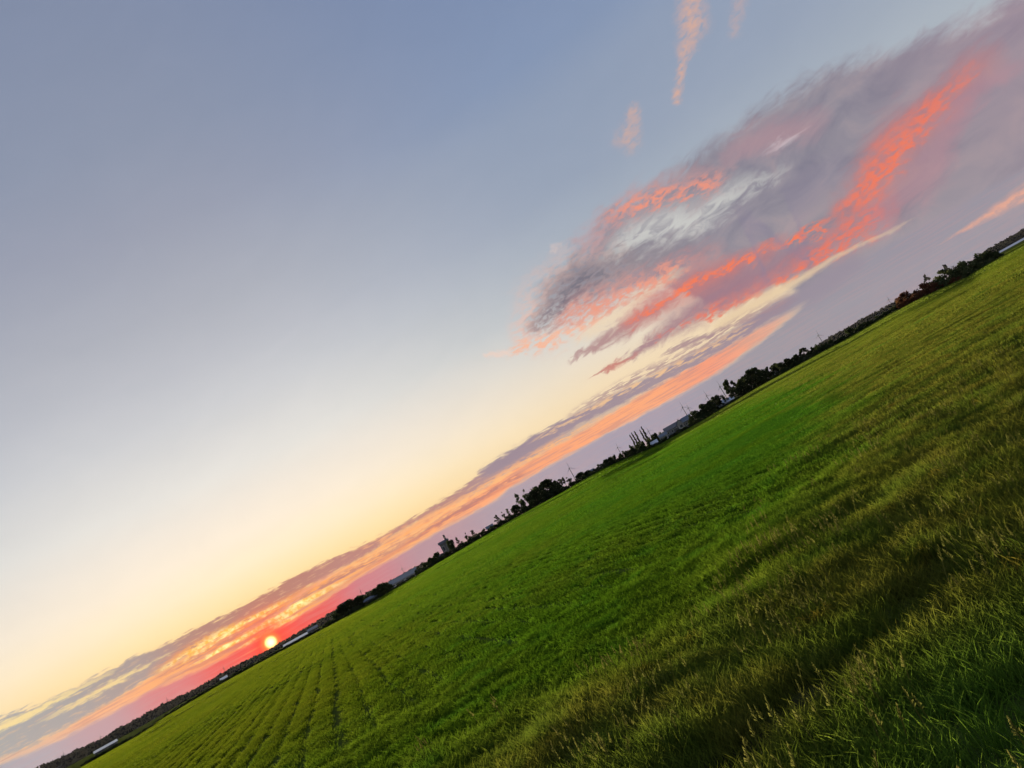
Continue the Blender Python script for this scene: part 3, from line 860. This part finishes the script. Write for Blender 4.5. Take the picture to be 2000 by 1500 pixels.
def make_tree(kind, seed):
    """unit tree, 1 high: crown and trunk meshes. returns (crown V,F), (trunk V,F)"""
    g = np.random.default_rng(seed)
    blobs = []
    if kind == 'round':
        for i in range(20):
            v = g.normal(size=3)
            v /= np.linalg.norm(v)
            k = g.uniform(0.35, 1.0)
            blobs.append((v * k * [0.34, 0.34, 0.36] + [0, 0, 0.58], g.uniform(0.10, 0.19)))
        for i in range(5):
            a = g.uniform(0, 6.28)
            blobs.append((np.array([0.26 * math.cos(a), 0.26 * math.sin(a), g.uniform(0.14, 0.3)]), g.uniform(0.09, 0.14)))
        leaf, nl, trunk_h, w = 0.050, 84, 0.55, 0.030
    elif kind == 'tall':
        for i in range(22):
            h = g.uniform(0.22, 0.95)
            rad = 0.26 * math.sin(min(1, (1.02 - h) / 0.55) * 1.57) + 0.03
            a = g.uniform(0, 6.28)
            blobs.append((np.array([rad * math.cos(a), rad * math.sin(a), h]), g.uniform(0.07, 0.13)))
        leaf, nl, trunk_h, w = 0.046, 72, 0.8, 0.024
    elif kind == 'bush':
        for i in range(20):
            a, q = g.uniform(0, 6.28), math.sqrt(g.uniform())
            z = g.uniform(0.08, 0.95) * (1.0 - 0.45 * q * q)
            blobs.append((np.array([0.72 * q * math.cos(a), 0.72 * q * math.sin(a), z * 0.88]), g.uniform(0.14, 0.22)))
        leaf, nl, trunk_h, w = 0.062, 90, 0.35, 0.03
    elif kind == 'poplar':
        for i in range(26):
            h = 0.10 + 0.90 * i / 25
            rad = 0.055 * (1.02 - h) ** 0.5 + 0.004
            a = g.uniform(0, 6.28)
            blobs.append((np.array([rad * math.cos(a), rad * math.sin(a), h * 0.97]), 0.062 * (1.06 - h) ** 0.6 + 0.012))
        leaf, nl, trunk_h, w = 0.022, 56, 0.85, 0.016
    else:                                            # sparse: see-through crown, limbs showing
        for i in range(11):
            h = g.uniform(0.45, 0.97)
            a = g.uniform(0, 6.28)
            rad = g.uniform(0.05, 0.30) * (1.3 - h)
            blobs.append((np.array([rad * math.cos(a), rad * math.sin(a), h]), g.uniform(0.06, 0.11)))
        leaf, nl, trunk_h, w = 0.036, 40, 0.9, 0.018
    V, Fc = [], []
    for c, r in blobs:
        for k in range(nl):
            v = g.normal(size=3)
            v /= np.linalg.norm(v)
            p = c + v * r * g.uniform(0.25, 1.0) ** 0.5 * [1, 1, 0.85]
            if p[2] < 0.01:
                continue
            u = g.normal(size=3)
            u /= np.linalg.norm(u)
            t = np.cross(u, g.normal(size=3))
            t /= np.linalg.norm(t) + 1e-9
            s = leaf * g.uniform(0.6, 1.3)
            o = len(V)
            V += [tuple(p - u * s), tuple(p + t * s * 0.7), tuple(p + u * s), tuple(p - t * s * 0.7)]
            Fc.append((o, o + 1, o + 2, o + 3))
    tv, tf = [], []
    tube(tv, tf, (0, 0, -0.02), (0.01, 0, trunk_h * 0.5), w, w * 0.7, 6)
    tube(tv, tf, (0.01, 0, trunk_h * 0.5), (0, 0.01, trunk_h), w * 0.7, w * 0.25, 5)
    for c, r in blobs[::2]:
        hz = min(c[2] * 0.62, trunk_h * 0.85)
        tube(tv, tf, (0.005, 0.0, hz), tuple(c), w * 0.35, w * 0.12, 4)
    return (V, Fc), (tv, tf)


PROTO = {}
for kind, n in (('round', 4), ('tall', 3), ('bush', 4), ('poplar', 3), ('sparse', 3)):
    PROTO[kind] = []
    for i in range(n):
        (cv, cf), (tv, tf) = make_tree(kind, 900 + 17 * i + len(kind))
        cm, tm = bpy.data.meshes.new('crown'), bpy.data.meshes.new('trunk')
        cm.from_pydata(cv, [], cf)
        tm.from_pydata(tv, [], tf)
        tm.materials.append(M_BARK)
        by_mat = {}
        for key, mt in (('dark', M_LEAF), ('olive', M_LEAF2), ('red', M_RED)):
            m2 = cm.copy()
            m2.materials.append(mt)
            by_mat[key] = m2
        PROTO[kind].append((by_mat, tm))
_count = {}


def plant(kind, px, py, wpx, d, label, cat, group=None, tone='dark', name=None):
    """a tree or bush whose top stands where the photo shows it"""
    x, y, z, H, a = spot(px, py, d)
    i = _count[kind] = _count.get(kind, -1) + 1
    crown_m, trunk_m = PROTO[kind][i % len(PROTO[kind])]
    nat = {'round': 0.62, 'tall': 0.48, 'bush': 1.15, 'poplar': 0.20, 'sparse': 0.42}[kind]
    wide = wpx * d * math.cos(math.radians(a)) / F_PX / nat
    e = bpy.data.objects.new(name or {'bush': 'hedge_bush', 'poplar': 'poplar_tree'}.get(kind, 'broadleaf_tree'), None)
    col.objects.link(e)
    e.location = (x, y, z)
    e.rotation_euler = (0, 0, random.uniform(0, 6.28))
    e.scale = (wide, wide, max(1.0, H))
    e.empty_display_size = 0.5
    tag(e, label, cat, group)
    for nm, me in (('trunk', trunk_m), ('crown', crown_m[tone])):
        o = bpy.data.objects.new(nm, me)
        col.objects.link(o)
        o.parent = e
    return e


ORD = ['first', 'second', 'third', 'fourth', 'fifth', 'sixth', 'seventh', 'eighth', 'ninth', 'tenth', 'eleventh', 'twelfth',
       'thirteenth', 'fourteenth', 'fifteenth', 'sixteenth']


def row(items, text, group, cat='tree'):
    """items left to right: (kind, px, py, width px, distance[, tone]); text has a slot for the ordinal"""
    for i, it in enumerate(items):
        plant(it[0], it[1], it[2], it[3], it[4], text.format(ORD[i]), cat, group, it[5] if len(it) > 5 else 'dark')


# ---- far hills with woods
def ridge(name, tops, d, depth, wood, seed, n_leaf, leaf):
    pts = sorted(heading(*p) for p in tops)
    a0, a1 = pts[0][0], pts[-1][0]
    A = np.linspace(a0, a1, 140)
    E = np.interp(A, *zip(*pts))
    top = EYE + d * np.tan(np.radians(E)) - leaf * 0.5
    prof = [(-depth, -3.0), (-depth * 0.6, 0.35), (-depth * 0.3, 0.72), (0, 1.0), (depth * 0.6, 0.7), (depth * 1.4, -3.0)]
    V, Fc = [], []
    for k, (off, f) in enumerate(prof):
        for a, t in zip(A, top):
            r = d + off
            wob = (vnoise(np.array(a * 0.9 + k * 7), np.array(k * 3.3), seed) - 0.5) * 0.12 * t if 0 < k < 5 else 0
            zz = t * f + wob if f > 0 else -3.0
            V.append((r * math.sin(math.radians(a)), r * math.cos(math.radians(a)), zz))
    n = len(A)
    for k in range(len(prof) - 1):
        for j in range(n - 1):
            Fc.append((k * n + j, k * n + j + 1, (k + 1) * n + j + 1, (k + 1) * n + j))
    h = tag(mesh_obj(name, V, Fc, M_HILL, smooth=True), kind='structure')
    g = np.random.default_rng(seed)
    a = g.uniform(a0, a1, n_leaf)
    t = np.interp(a, A, top)
    s = g.uniform(0, 1, n_leaf) ** 0.8
    r = d - depth * 0.97 * (1 - s)
    f = np.interp(r - d, [p[0] for p in prof], [p[1] for p in prof])
    zc = np.maximum(t * f, 0.5) + g.uniform(-0.4, 0.5, n_leaf) * leaf * (0.5 + vnoise(a * 3.1, s * 9, seed + 3))
    cx, cy = r * np.sin(np.radians(a)), r * np.cos(np.radians(a))
    V = np.zeros((n_leaf, 4, 3))
    u = g.normal(size=(n_leaf, 3))
    u /= np.linalg.norm(u, axis=1)[:, None]
    w = np.cross(u, g.normal(size=(n_leaf, 3)))
    w /= np.linalg.norm(w, axis=1)[:, None]
    sz = (leaf * g.uniform(0.35, 0.75, n_leaf))[:, None]
    P = np.stack([cx, cy, zc], -1)
    V[:, 0], V[:, 1], V[:, 2], V[:, 3] = P - u * sz, P + w * sz * 0.7, P + u * sz, P - w * sz * 0.7
    faces = [tuple(range(4 * i, 4 * i + 4)) for i in range(n_leaf)]
    tag(mesh_obj('woodland', V.reshape(-1, 3), faces, M_WOOD), wood, 'woodland', kind='stuff')
    return h


ridge('hill', [(-110, 1606), (-40, 1562), (20, 1530), (72, 1500), (107, 1484), (143, 1467), (170, 1456), (200, 1443), (222, 1428), (245, 1415),
               (267, 1406), (290, 1391), (320, 1374), (335, 1368), (360, 1357), (390, 1341), (420, 1325), (440, 1311), (455, 1304), (477, 1292),
               (502, 1281), (520, 1274), (535, 1265), (552, 1254), (585, 1234), (600, 1225), (625, 1210), (660, 1190), (720, 1156), (760, 1137),
               (808, 1109), (850, 1090), (900, 1068)],
      1700, 420, 'dark wooded ridge under the setting sun at the left', 31, 15000, 7.0)
ridge('hill', [(1270, 868), (1290, 848), (1333, 822), (1400, 790), (1470, 748), (1560, 700), (1600, 672), (1612, 663), (1645, 646), (1680, 625), (1697, 616), (1720, 604), (1746, 590), (1775, 580), (1800, 572), (1830, 566)],
      2300, 500, 'blue grey wooded ridge behind the low bushes right of centre', 37, 8000, 8.0)
ridge('hill', [(1860, 548), (1890, 522), (1921, 492), (1940, 481), (1960, 470), (1980, 459), (2000, 448), (2040, 428), (2100, 398), (2160, 372)],
      2600, 500, 'blue grey wooded ridge at the far right behind the pale roofs', 41, 6000, 9.0)

# ---- trees and bushes, left to right
row([('bush', 648, 1192, 15, 262), ('round', 661, 1178, 18, 258), ('round', 676, 1171, 20, 262), ('round', 692, 1163, 18, 258), ('round', 704, 1161, 16, 266)],
    '{} tree from the left in the dark clump just right of the sun', 'clump right of the sun')
row([('bush', 716, 1156, 16, 270), ('round', 730, 1146, 18, 264), ('round', 742, 1138, 18, 262), ('bush', 754, 1136, 14, 258)],
    '{} tree from the left between the grey block and the long blue shed', 'trees beside the long blue shed')
row([('bush', 814, 1106, 14, 258), ('bush', 826, 1098, 15, 262), ('round', 838, 1086, 13, 258), ('round', 847, 1080, 15, 262)],
    '{} tree from the left between the long blue shed and the dark tower house', 'trees left of the tower house')
row([('round', 872, 1051, 11, 254), ('bush', 885, 1064, 16, 256), ('bush', 898, 1056, 16, 258), ('bush', 914, 1046, 18, 256), ('bush', 930, 1039, 18, 258), ('bush', 944, 1031, 16, 256), ('bush', 960, 1024, 16, 257)],
    '{} hedge tree from the left, right of the dark tower house', 'hedge right of the tower house')
row([('sparse', 881, 1054, 8, 258), ('sparse', 890, 1050, 7, 260), ('sparse', 907, 1041, 8, 262), ('sparse', 921, 1036, 9, 260)],
    '{} thin sapling from the left above the hedge by the tower house', 'saplings above the hedge', 'sapling')
row([('sparse', 967, 1007, 11, 256), ('sparse', 980, 999, 7, 260), ('sparse', 989, 994, 7, 258)],
    '{} thin see-through tree left of the tall dark grove', 'thin trees left of the grove', 'sapling')
row([('bush', 976, 1013, 18, 254), ('bush', 990, 1003, 18, 255), ('round', 1002, 986, 16, 256), ('sparse', 1007, 965, 12, 262), ('sparse', 1019, 957, 14, 260), ('round', 1032, 955, 26, 256),
     ('round', 1046, 947, 22, 260), ('tall', 1061, 940, 24, 258), ('tall', 1071, 938, 22, 262), ('round', 1080, 943, 22, 258), ('bush', 1020, 972, 30, 254), ('bush', 1040, 962, 34, 255), ('bush', 1060, 952, 34, 254), ('bush', 1078, 952, 30, 255)],
    '{} tree from the left in the tall dark grove left of centre', 'tall dark grove')
row([('sparse', 1092, 936, 12, 262), ('sparse', 1098, 933, 10, 258), ('sparse', 1108, 931, 13, 262), ('bush', 1094, 948, 20, 255), ('bush', 1110, 941, 20, 256)],
    '{} loose tree from the left between the grove and the tallest wind turbine', 'loose trees right of the grove')
row([('round', 1129, 923, 16, 256), ('round', 1142, 919, 16, 260), ('bush', 1158, 915, 16, 256), ('bush', 1169, 903, 16, 258), ('round', 1178, 898, 13, 257), ('round', 1188, 891, 13, 256),
     ('bush', 1200, 885, 18, 258), ('bush', 1215, 877, 18, 256), ('bush', 1227, 868, 16, 257)],
    '{} tree from the left in the dark row left of the poplars', 'row left of the poplars')
row([('poplar', 1229, 849, 5.5, 330), ('poplar', 1233, 845, 5.5, 336), ('poplar', 1238, 842, 6.5, 330), ('poplar', 1249, 839, 5.5, 334), ('poplar', 1252, 833, 6.5, 330), ('poplar', 1257, 843, 6, 338)],
    '{} poplar from the left in the cluster of narrow poplars', 'narrow poplars', 'poplar')
row([('bush', 1240, 862, 18, 262), ('bush', 1254, 858, 16, 264), ('bush', 1267, 849, 12, 268), ('round', 1274, 846, 12, 272), ('bush', 1286, 843, 16, 300)],
    '{} low tree from the left around the feet of the poplars', 'trees around the poplars')
row([('bush', 1343, 808, 14, 258), ('round', 1355, 797, 17, 256), ('round', 1367, 788, 19, 260), ('round', 1381, 780, 18, 256), ('round', 1394, 771, 16, 262), ('bush', 1406, 770, 16, 264)],
    '{} tree from the left between the grey barn and the big dark tree', 'trees right of the grey barn')
row([('tall', 1417, 741, 17, 252), ('round', 1438, 738, 24, 254), ('round', 1454, 723, 26, 252), ('tall', 1467, 722, 24, 256), ('round', 1478, 722, 26, 252), ('tall', 1487, 724, 16, 258)],
    '{} tree from the left in the biggest dark clump right of centre', 'biggest dark clump')
row([('tall', 1497, 716, 10, 256), ('round', 1510, 709, 16, 262), ('round', 1521, 704, 16, 258), ('round', 1532, 700, 16, 256), ('round', 1548, 692, 20, 258), ('tall', 1565, 681, 14, 256),
     ('bush', 1578, 677, 16, 256), ('bush', 1592, 671, 18, 258), ('bush', 1606, 668, 16, 256), ('bush', 1622, 661, 16, 256)],
    '{} tree from the left between the biggest clump and the right hand ridge', 'trees before the right hand ridge')
row([('round', 1654, 641, 13, 254), ('bush', 1640, 655, 20, 252), ('bush', 1664, 641, 20, 254), ('round', 1678, 632, 14, 256), ('bush', 1690, 626, 20, 252), ('bush', 1706, 619, 20, 254), ('bush', 1722, 609, 20, 252), ('bush', 1738, 602, 18, 254)],
    '{} low olive bush from the left in front of the right hand ridge', 'low bushes before the ridge', 'bush')
row([('round', 1756, 573, 24, 226, 'red'), ('bush', 1772, 569, 32, 224, 'red'), ('bush', 1790, 556, 35, 222, 'red'), ('bush', 1806, 545, 35, 224, 'red')],
    '{} reddish brown bush from the left in the tall right hand hedge', 'reddish bushes', 'bush')
row([('bush', 1826, 538, 35, 224, 'olive'), ('tall', 1838, 528, 21, 226, 'olive'), ('bush', 1852, 523, 35, 222, 'olive'), ('bush', 1870, 509, 40, 224), ('bush', 1887, 500, 40, 222, 'olive'), ('bush', 1902, 494, 37, 224), ('bush', 1918, 493, 37, 222, 'olive'), ('bush', 1934, 497, 29, 226)],
    '{} green bush from the left in the tall right hand hedge', 'green right hand hedge', 'bush')
row([('bush', 1764, 584, 30, 219, 'red'), ('bush', 1782, 574, 30, 220, 'red'), ('bush', 1800, 564, 30, 219, 'red'), ('bush', 1818, 555, 30, 220, 'red'), ('bush', 1838, 546, 28, 220, 'olive'), ('bush', 1878, 528, 30, 219, 'olive'), ('bush', 1896, 518, 30, 220), ('bush', 1914, 510, 30, 219, 'olive')],
    '{} front shrub from the left at the foot of the tall right hand hedge', 'front shrubs of the right hand hedge', 'bush')
plant('bush', 1858, 541, 24, 219, 'low rust coloured bush at the foot of the green right hand hedge', 'bush', None, 'red')


# ---- the low hedge that closes the field
SEG = [(300, 'before the pale shed at far left'), (430, 'under the middle of the left hand ridge'), (531, 'left of the sun'), (638, 'right of the sun, before the white shed'),
       (704, 'below the dark clump right of the sun'), (760, 'beside the low grey block'), (815, 'in front of the long blue shed'),
       (880, 'in front of the dark tower house'), (965, 'between the tower house and the thin trees'), (1092, 'under the tall dark grove'),
       (1226, 'between the grove and the poplars'), (1264, 'at the feet of the poplars'), (1346, 'in front of the barns right of the poplars'),
       (1412, 'left of the biggest dark clump'), (1496, 'under the biggest dark clump'), (1600, 'right of the biggest dark clump'), (1760, 'below the right hand ridge')]
seg_n = {}
for i, px in enumerate(list(np.arange(166, 636, 11.0)) + list(np.arange(640, 1746, 10.5))):
    where = next(t for lim, t in SEG if px < lim)
    k = seg_n[where] = seg_n.get(where, -1) + 1
    px = float(px) + random.uniform(-2, 2)
    low = any(a < px < b for a, b in ((754, 816), (1394, 1432), (704, 736)))
    up = random.uniform(3.0, 4.5) if low else random.uniform(7.5, 12.5)
    if px < 638:
        up = random.uniform(2.5, 4.0) if (180 < px < 235 or 540 < px < 622) else random.uniform(5, 9)
        up = min(up, 5.0) if 490 < px < 545 else up
    if 1262 < px < 1346:
        up = random.uniform(7.5, 10.5)
    if 846 < px < 890:
        up = random.uniform(12, 15)
    plant('bush', px, edge_y(px) - up, random.uniform(15, 20), 251 + random.uniform(0, 3),
          '{} low hedge bush from the left {}'.format(ORD[k], where),
          'bush', 'low hedge closing the field', 'dark' if px < 1560 or random.random() < .5 else 'olive')

# ---- buildings
def part(e, name, V, Fc, mat, parent=None):
    return mesh_obj(name, V, Fc, mat, parent or e)


def box(x0, x1, y0, y1, z0, z1):
    V = [(x, y, z) for z in (z0, z1) for y in (y0, y1) for x in (x0, x1)]
    return V, [(0, 2, 3, 1), (4, 5, 7, 6), (0, 1, 5, 4), (2, 6, 7, 3), (0, 4, 6, 2), (1, 3, 7, 5)]


def building(name, label, cat, p0, p1, d, deep, pitch, wall, roof, doors=1, windows=3, group=None, gable=False, eave=0.62, tilt=0.0, base_drop=0.0, chimney=False):
    """p0, p1: photo points of the roof's left and right top ends"""
    d = max(d, 262 + deep / 2)
    x0, y0, z0, H0, a0 = spot(*p0, d)
    x1, y1, z1, H1, a1 = spot(*p1, d)
    Lg = math.hypot(x1 - x0, y1 - y0)
    zb = min(z0, z1) - base_drop
    top = (z0 + H0 + z1 + H1) / 2 - zb
    e = bpy.data.objects.new(name, None)
    col.objects.link(e)
    e.location = ((x0 + x1) / 2, (y0 + y1) / 2, zb)
    e.rotation_euler = (0, 0, math.atan2(y1 - y0, x1 - x0) + tilt)
    tag(e, label, cat, group)
    hl, hd = Lg / 2, deep / 2
    he = top * eave
    part(e, 'wall', *box(-hl, hl, -hd, hd, -1.0, he), wall)
    o = 0.35
    if gable:            # gable end towards the viewer
        V = [(-hl - o, -hd - o, he - .05), (hl + o, -hd - o, he - .05), (0, -hd - o, top), (-hl - o, hd + o, he - .05), (hl + o, hd + o, he - .05), (0, hd + o, top)]
        r = part(e, 'roof', V, [(0, 3, 5, 2), (1, 2, 5, 4), (0, 1, 4, 3), (3, 4, 5)], roof)
        part(e, 'gable_wall', [(-hl, -hd - .02, he), (hl, -hd - .02, he), (0, -hd - .02, top - .15), (-hl, -hd + .2, he), (hl, -hd + .2, he), (0, -hd + .2, top - .15)],
             [(0, 1, 2), (3, 5, 4), (0, 2, 5, 3), (1, 4, 5, 2), (0, 3, 4, 1)], wall)
    else:
        V = [(-hl - o, -hd - o, he - .05), (hl + o, -hd - o, he - .05), (hl + o, 0, top), (-hl - o, 0, top), (-hl - o, hd + o, he - .05), (hl + o, hd + o, he - .05)]
        r = part(e, 'roof', V, [(0, 1, 2, 3), (3, 2, 5, 4), (0, 3, 4), (1, 5, 2), (0, 4, 5, 1)], roof)
    if chimney:
        part(e, 'chimney', *box(hl * 0.45, hl * 0.85, -0.5, 0.3, he, top + 1.6), M_DARKR, r)
    for i in range(doors):
        cx = -hl + Lg * (i + 0.7) / (doors + 0.4)
        wd = min(1.8, Lg * 0.12)
        part(e, 'door', *box(cx - wd, cx + wd, -hd - .06, -hd + .05, -0.5, he * 0.75), M_DOOR)
    for i in range(windows):
        cx = -hl + Lg * (i + 0.5) / windows
        wd = min(0.8, Lg / windows * 0.28)
        w = part(e, 'window', *box(cx - wd, cx + wd, -hd - .05, -hd + .05, he * 0.45, he * 0.82), M_WHITE)
        part(e, 'pane', *box(cx - wd * .82, cx + wd * .82, -hd - .08, -hd, he * 0.48, he * 0.79), M_GLASS, w)
    return e


building('farm_shed', 'long pale roofed shed at the foot of the ridge at far left', 'shed', (183, 1466), (227, 1445), 420, 26, 0, M_GREYW, M_PALE, 2, 5, eave=.5)
building('farm_shed', 'tiny pale roofed shed on the ridge left of the sun', 'shed', (430, 1325), (442, 1319), 420, 12, 0, M_GREYW, M_PALE, 1, 2, eave=.5)
building('farm_shed', 'long white roofed shed directly under and right of the sun', 'shed', (553, 1258), (599, 1236), 420, 26, 0, M_GREYW, M_PALE, 2, 5, eave=.45)
building('farm_shed', 'grey roofed building just right of the white roofed shed', 'shed', (600, 1230), (618, 1220), 400, 14, 0, M_GREYW, M_BLUE, 1, 3)
building('farm_house', 'pale house half hidden in the dark clump right of the sun', 'house', (663, 1180), (674, 1175), 254, 4, 0, M_WHITE, M_DARKR, 1, 2, eave=.8)
building('farm_house', 'small pale house at the foot of the dark clump right of the sun', 'house', (682, 1186), (691, 1181), 252, 4, 0, M_GREYW, M_BLUE, 1, 2)
building('concrete_block', 'low grey block between the dark clump and the blue shed', 'building', (706, 1172), (734, 1160), 256, 6, 0, M_GREYW, M_BLUE, 1, 4)
building('long_shed', 'long blue white shed left of the dark tower house', 'shed', (760, 1135), (811, 1108), 300, 24, 0, M_WHITE, M_BLUE, 2, 6, eave=.5)
building('farm_house', 'low pale gabled house left of the dark tower house', 'house', (838, 1094), (863, 1081), 253, 6, 0, M_GREYW, M_DARKR, 1, 3)
building('tower_house', 'dark flat topped house with a pale face rising above the hedge', 'house', (856, 1060), (873, 1052), 270, 5, 0, M_GREYW, M_DARKR, 0, 2, eave=.86, chimney=True)
building('small_barn', 'small grey barn in the hedge left of the thin trees', 'barn', (949, 1029), (960, 1023), 253, 5, 0, M_GREYW, M_BLUE, 1, 1)
building('farm_house', 'grey house among the trees right of the tallest wind turbine', 'house', (1144, 922), (1158, 915), 253, 6, 0, M_GREYW, M_BLUE, 1, 2)
building('farm_shed', 'low pale roof in the grass right of the poplars', 'shed', (1266, 866), (1281, 858), 258, 8, 0, M_GREYW, M_PALE, 1, 2, eave=.4)
building('farm_shed', 'pale walled shed between the poplars and the grey barn', 'shed', (1284, 852), (1299, 842), 280, 9, 0, M_WHITE, M_BLUE, 1, 2)
building('long_barn', 'long dark roofed barn between the poplars and the trees', 'barn', (1296, 838), (1334, 815), 330, 16, 0, M_BLUE, M_DARKR, 1, 5)
building('white_gable_house', 'pale blue gabled house at the end of the long barn', 'house', (1318, 822), (1328, 816), 276, 8, 0, M_WHITE, M_BLUE, 0, 1, gable=True)
building('farm_house', 'grey house beside the pale blue gable', 'house', (1330, 817), (1345, 809), 270, 8, 0, M_GREYW, M_BLUE, 1, 2)
building('farm_shed', 'white roofed shed at the foot of the big dark clump', 'shed', (1398, 787), (1411, 780), 252, 6, 0, M_GREYW, M_PALE, 0, 2, eave=.35)
building('farm_shed', 'pale shed touching the big dark clump', 'shed', (1413, 780), (1430, 774), 253, 6, 0, M_GREYW, M_PALE, 1, 2, eave=.5)
building('white_gable_house', 'white gabled house right of the big dark clump', 'house', (1505, 721), (1514, 716), 253, 6, 0, M_WHITE, M_DARKR, 0, 1, gable=True)
building('farm_shed', 'pale low shed under the row before the right hand ridge', 'shed', (1566, 702), (1578, 695), 251, 5, 0, M_WHITE, M_PALE, 0, 2)
building('greenhouse_range', 'very long pale greenhouse roof under the far right ridge', 'greenhouse', (1938, 494), (2080, 424), 620, 40, 0, M_GREYW, M_PALE, 2, 12, eave=.45, base_drop=2.0)


# ---- wind turbines on the skyline
def turbine(px, py, d, label, turn):
    """px, py: the hub"""
    x, y, z, H, a = spot(px, py, d)
    e = bpy.data.objects.new('wind_turbine', None)
    col.objects.link(e)
    e.location = (x, y, z)
    e.rotation_euler = (0, 0, -math.radians(a) + 0.5)
    tag(e, label, 'wind turbine', 'wind turbines along the skyline')
    s = H / 80.0
    V, Fc = [], []
    tube(V, Fc, (0, 0, -5), (0, 0, H), 1.9 * s + .2, 1.1 * s + .2, 8)
    part(e, 'tower', V, Fc, M_STEEL)
    V, Fc = [], []
    tube(V, Fc, (0, 4.5 * s, H + 1 * s), (0, -3.5 * s, H + 1 * s), 1.8 * s + .3, 1.5 * s + .3, 8)
    nac = part(e, 'nacelle', V, Fc, M_STEEL)
    V, Fc = [], []
    tube(V, Fc, (0, -3.5 * s, H + 1 * s), (0, -6.0 * s, H + 1 * s), 1.9 * s, 0.7 * s, 8)
    part(e, 'hub', V, Fc, M_STEEL, nac)
    for k in range(3):
        t = turn + k * 2.0944
        ux, uz = math.sin(t), math.cos(t)
        c = (0, -4.8 * s, H + 1 * s)
        L, w = 34 * s, 0.8 * s + .1
        V, Fc = [], []
        for f, ww in ((0.02, .7), (0.2, 1.0), (0.6, .6), (1.0, .15)):
            for sgn, th in ((-1, 0), (0.2, -.35 * s), (1, 0), (0.2, .35 * s)):
                V.append((c[0] + ux * L * f + uz * w * ww * sgn, c[1] + th, c[2] + uz * L * f - ux * w * ww * sgn))
        for q in range(3):
            for j in range(4):
                j2 = (j + 1) % 4
                Fc.append((q * 4 + j, q * 4 + j2, q * 4 + 4 + j2, q * 4 + 4 + j))
        part(e, 'blade', V, Fc, M_STEEL)
    return e


for px, py, d, turn, lab in (
        (1112, 915, 2900, -0.05, 'tallest dark wind turbine, right of the grove left of centre'),
        (1206, 874, 3400, 0.05, 'wind turbine just left of the poplars'),
        (1266, 842, 3600, -0.1, 'wind turbine just right of the poplars'),
        (1333, 796, 3100, -0.05, 'left one of the two wind turbines standing close together'),
        (1344, 797, 3500, 0.05, 'right one of the two wind turbines standing close together'),
        (1380, 773, 4200, -0.15, 'low wind turbine between the close pair and the big dark clump'),
        (1406, 755, 2900, -0.1, 'wind turbine at the left edge of the big dark clump'),
        (1598, 655, 3600, 0.1, 'lone wind turbine over the start of the right hand ridge'),
        (1735, 585, 4200, 0.0, 'faint wind turbine left of the reddish bushes'),
        (785, 1111, 3600, 0.1, 'wind turbine above the long blue white shed'),
        (704, 1155, 3900, -0.1, 'wind turbine above the low grey block'),
        (437, 1305, 3900, 0.0, 'wind turbine on the ridge a little left of the sun'),
        (326, 1367, 4000, 0.1, 'wind turbine over the middle of the left hand ridge'),
        (196, 1439, 3900, 0.0, 'wind turbine above the long pale roofed shed at far left'),
        (124, 1474, 4000, 0.1, 'wind turbine nearest the lower left corner')):
    turbine(px, py, d, lab, turn)

# ---------------------------------------------------------------- evening haze over the plain
hm = bpy.data.materials.new('evening_haze')
hm.use_nodes = True
hm.node_tree.nodes.clear()
HN = Nodes(hm.node_tree)
hv = HN.new('ShaderNodeVolumePrincipled')
hv.inputs['Color'].default_value = (0.90, 0.90, 0.95, 1)
hv.inputs['Density'].default_value = 0.000006
hv.inputs['Anisotropy'].default_value = 0.3
ho = HN.new('ShaderNodeOutputMaterial')
hm.node_tree.links.new(hv.outputs[0], ho.inputs['Volume'])
V, Fc = box(-5200, 5200, -5200, 5200, -6.0, 190.0)
tag(mesh_obj('haze', V, Fc, hm), 'thin evening haze lying over the plain', 'haze', kind='stuff')
sc.cycles.volume_step_rate = 10.0
sc.cycles.volume_max_steps = 32
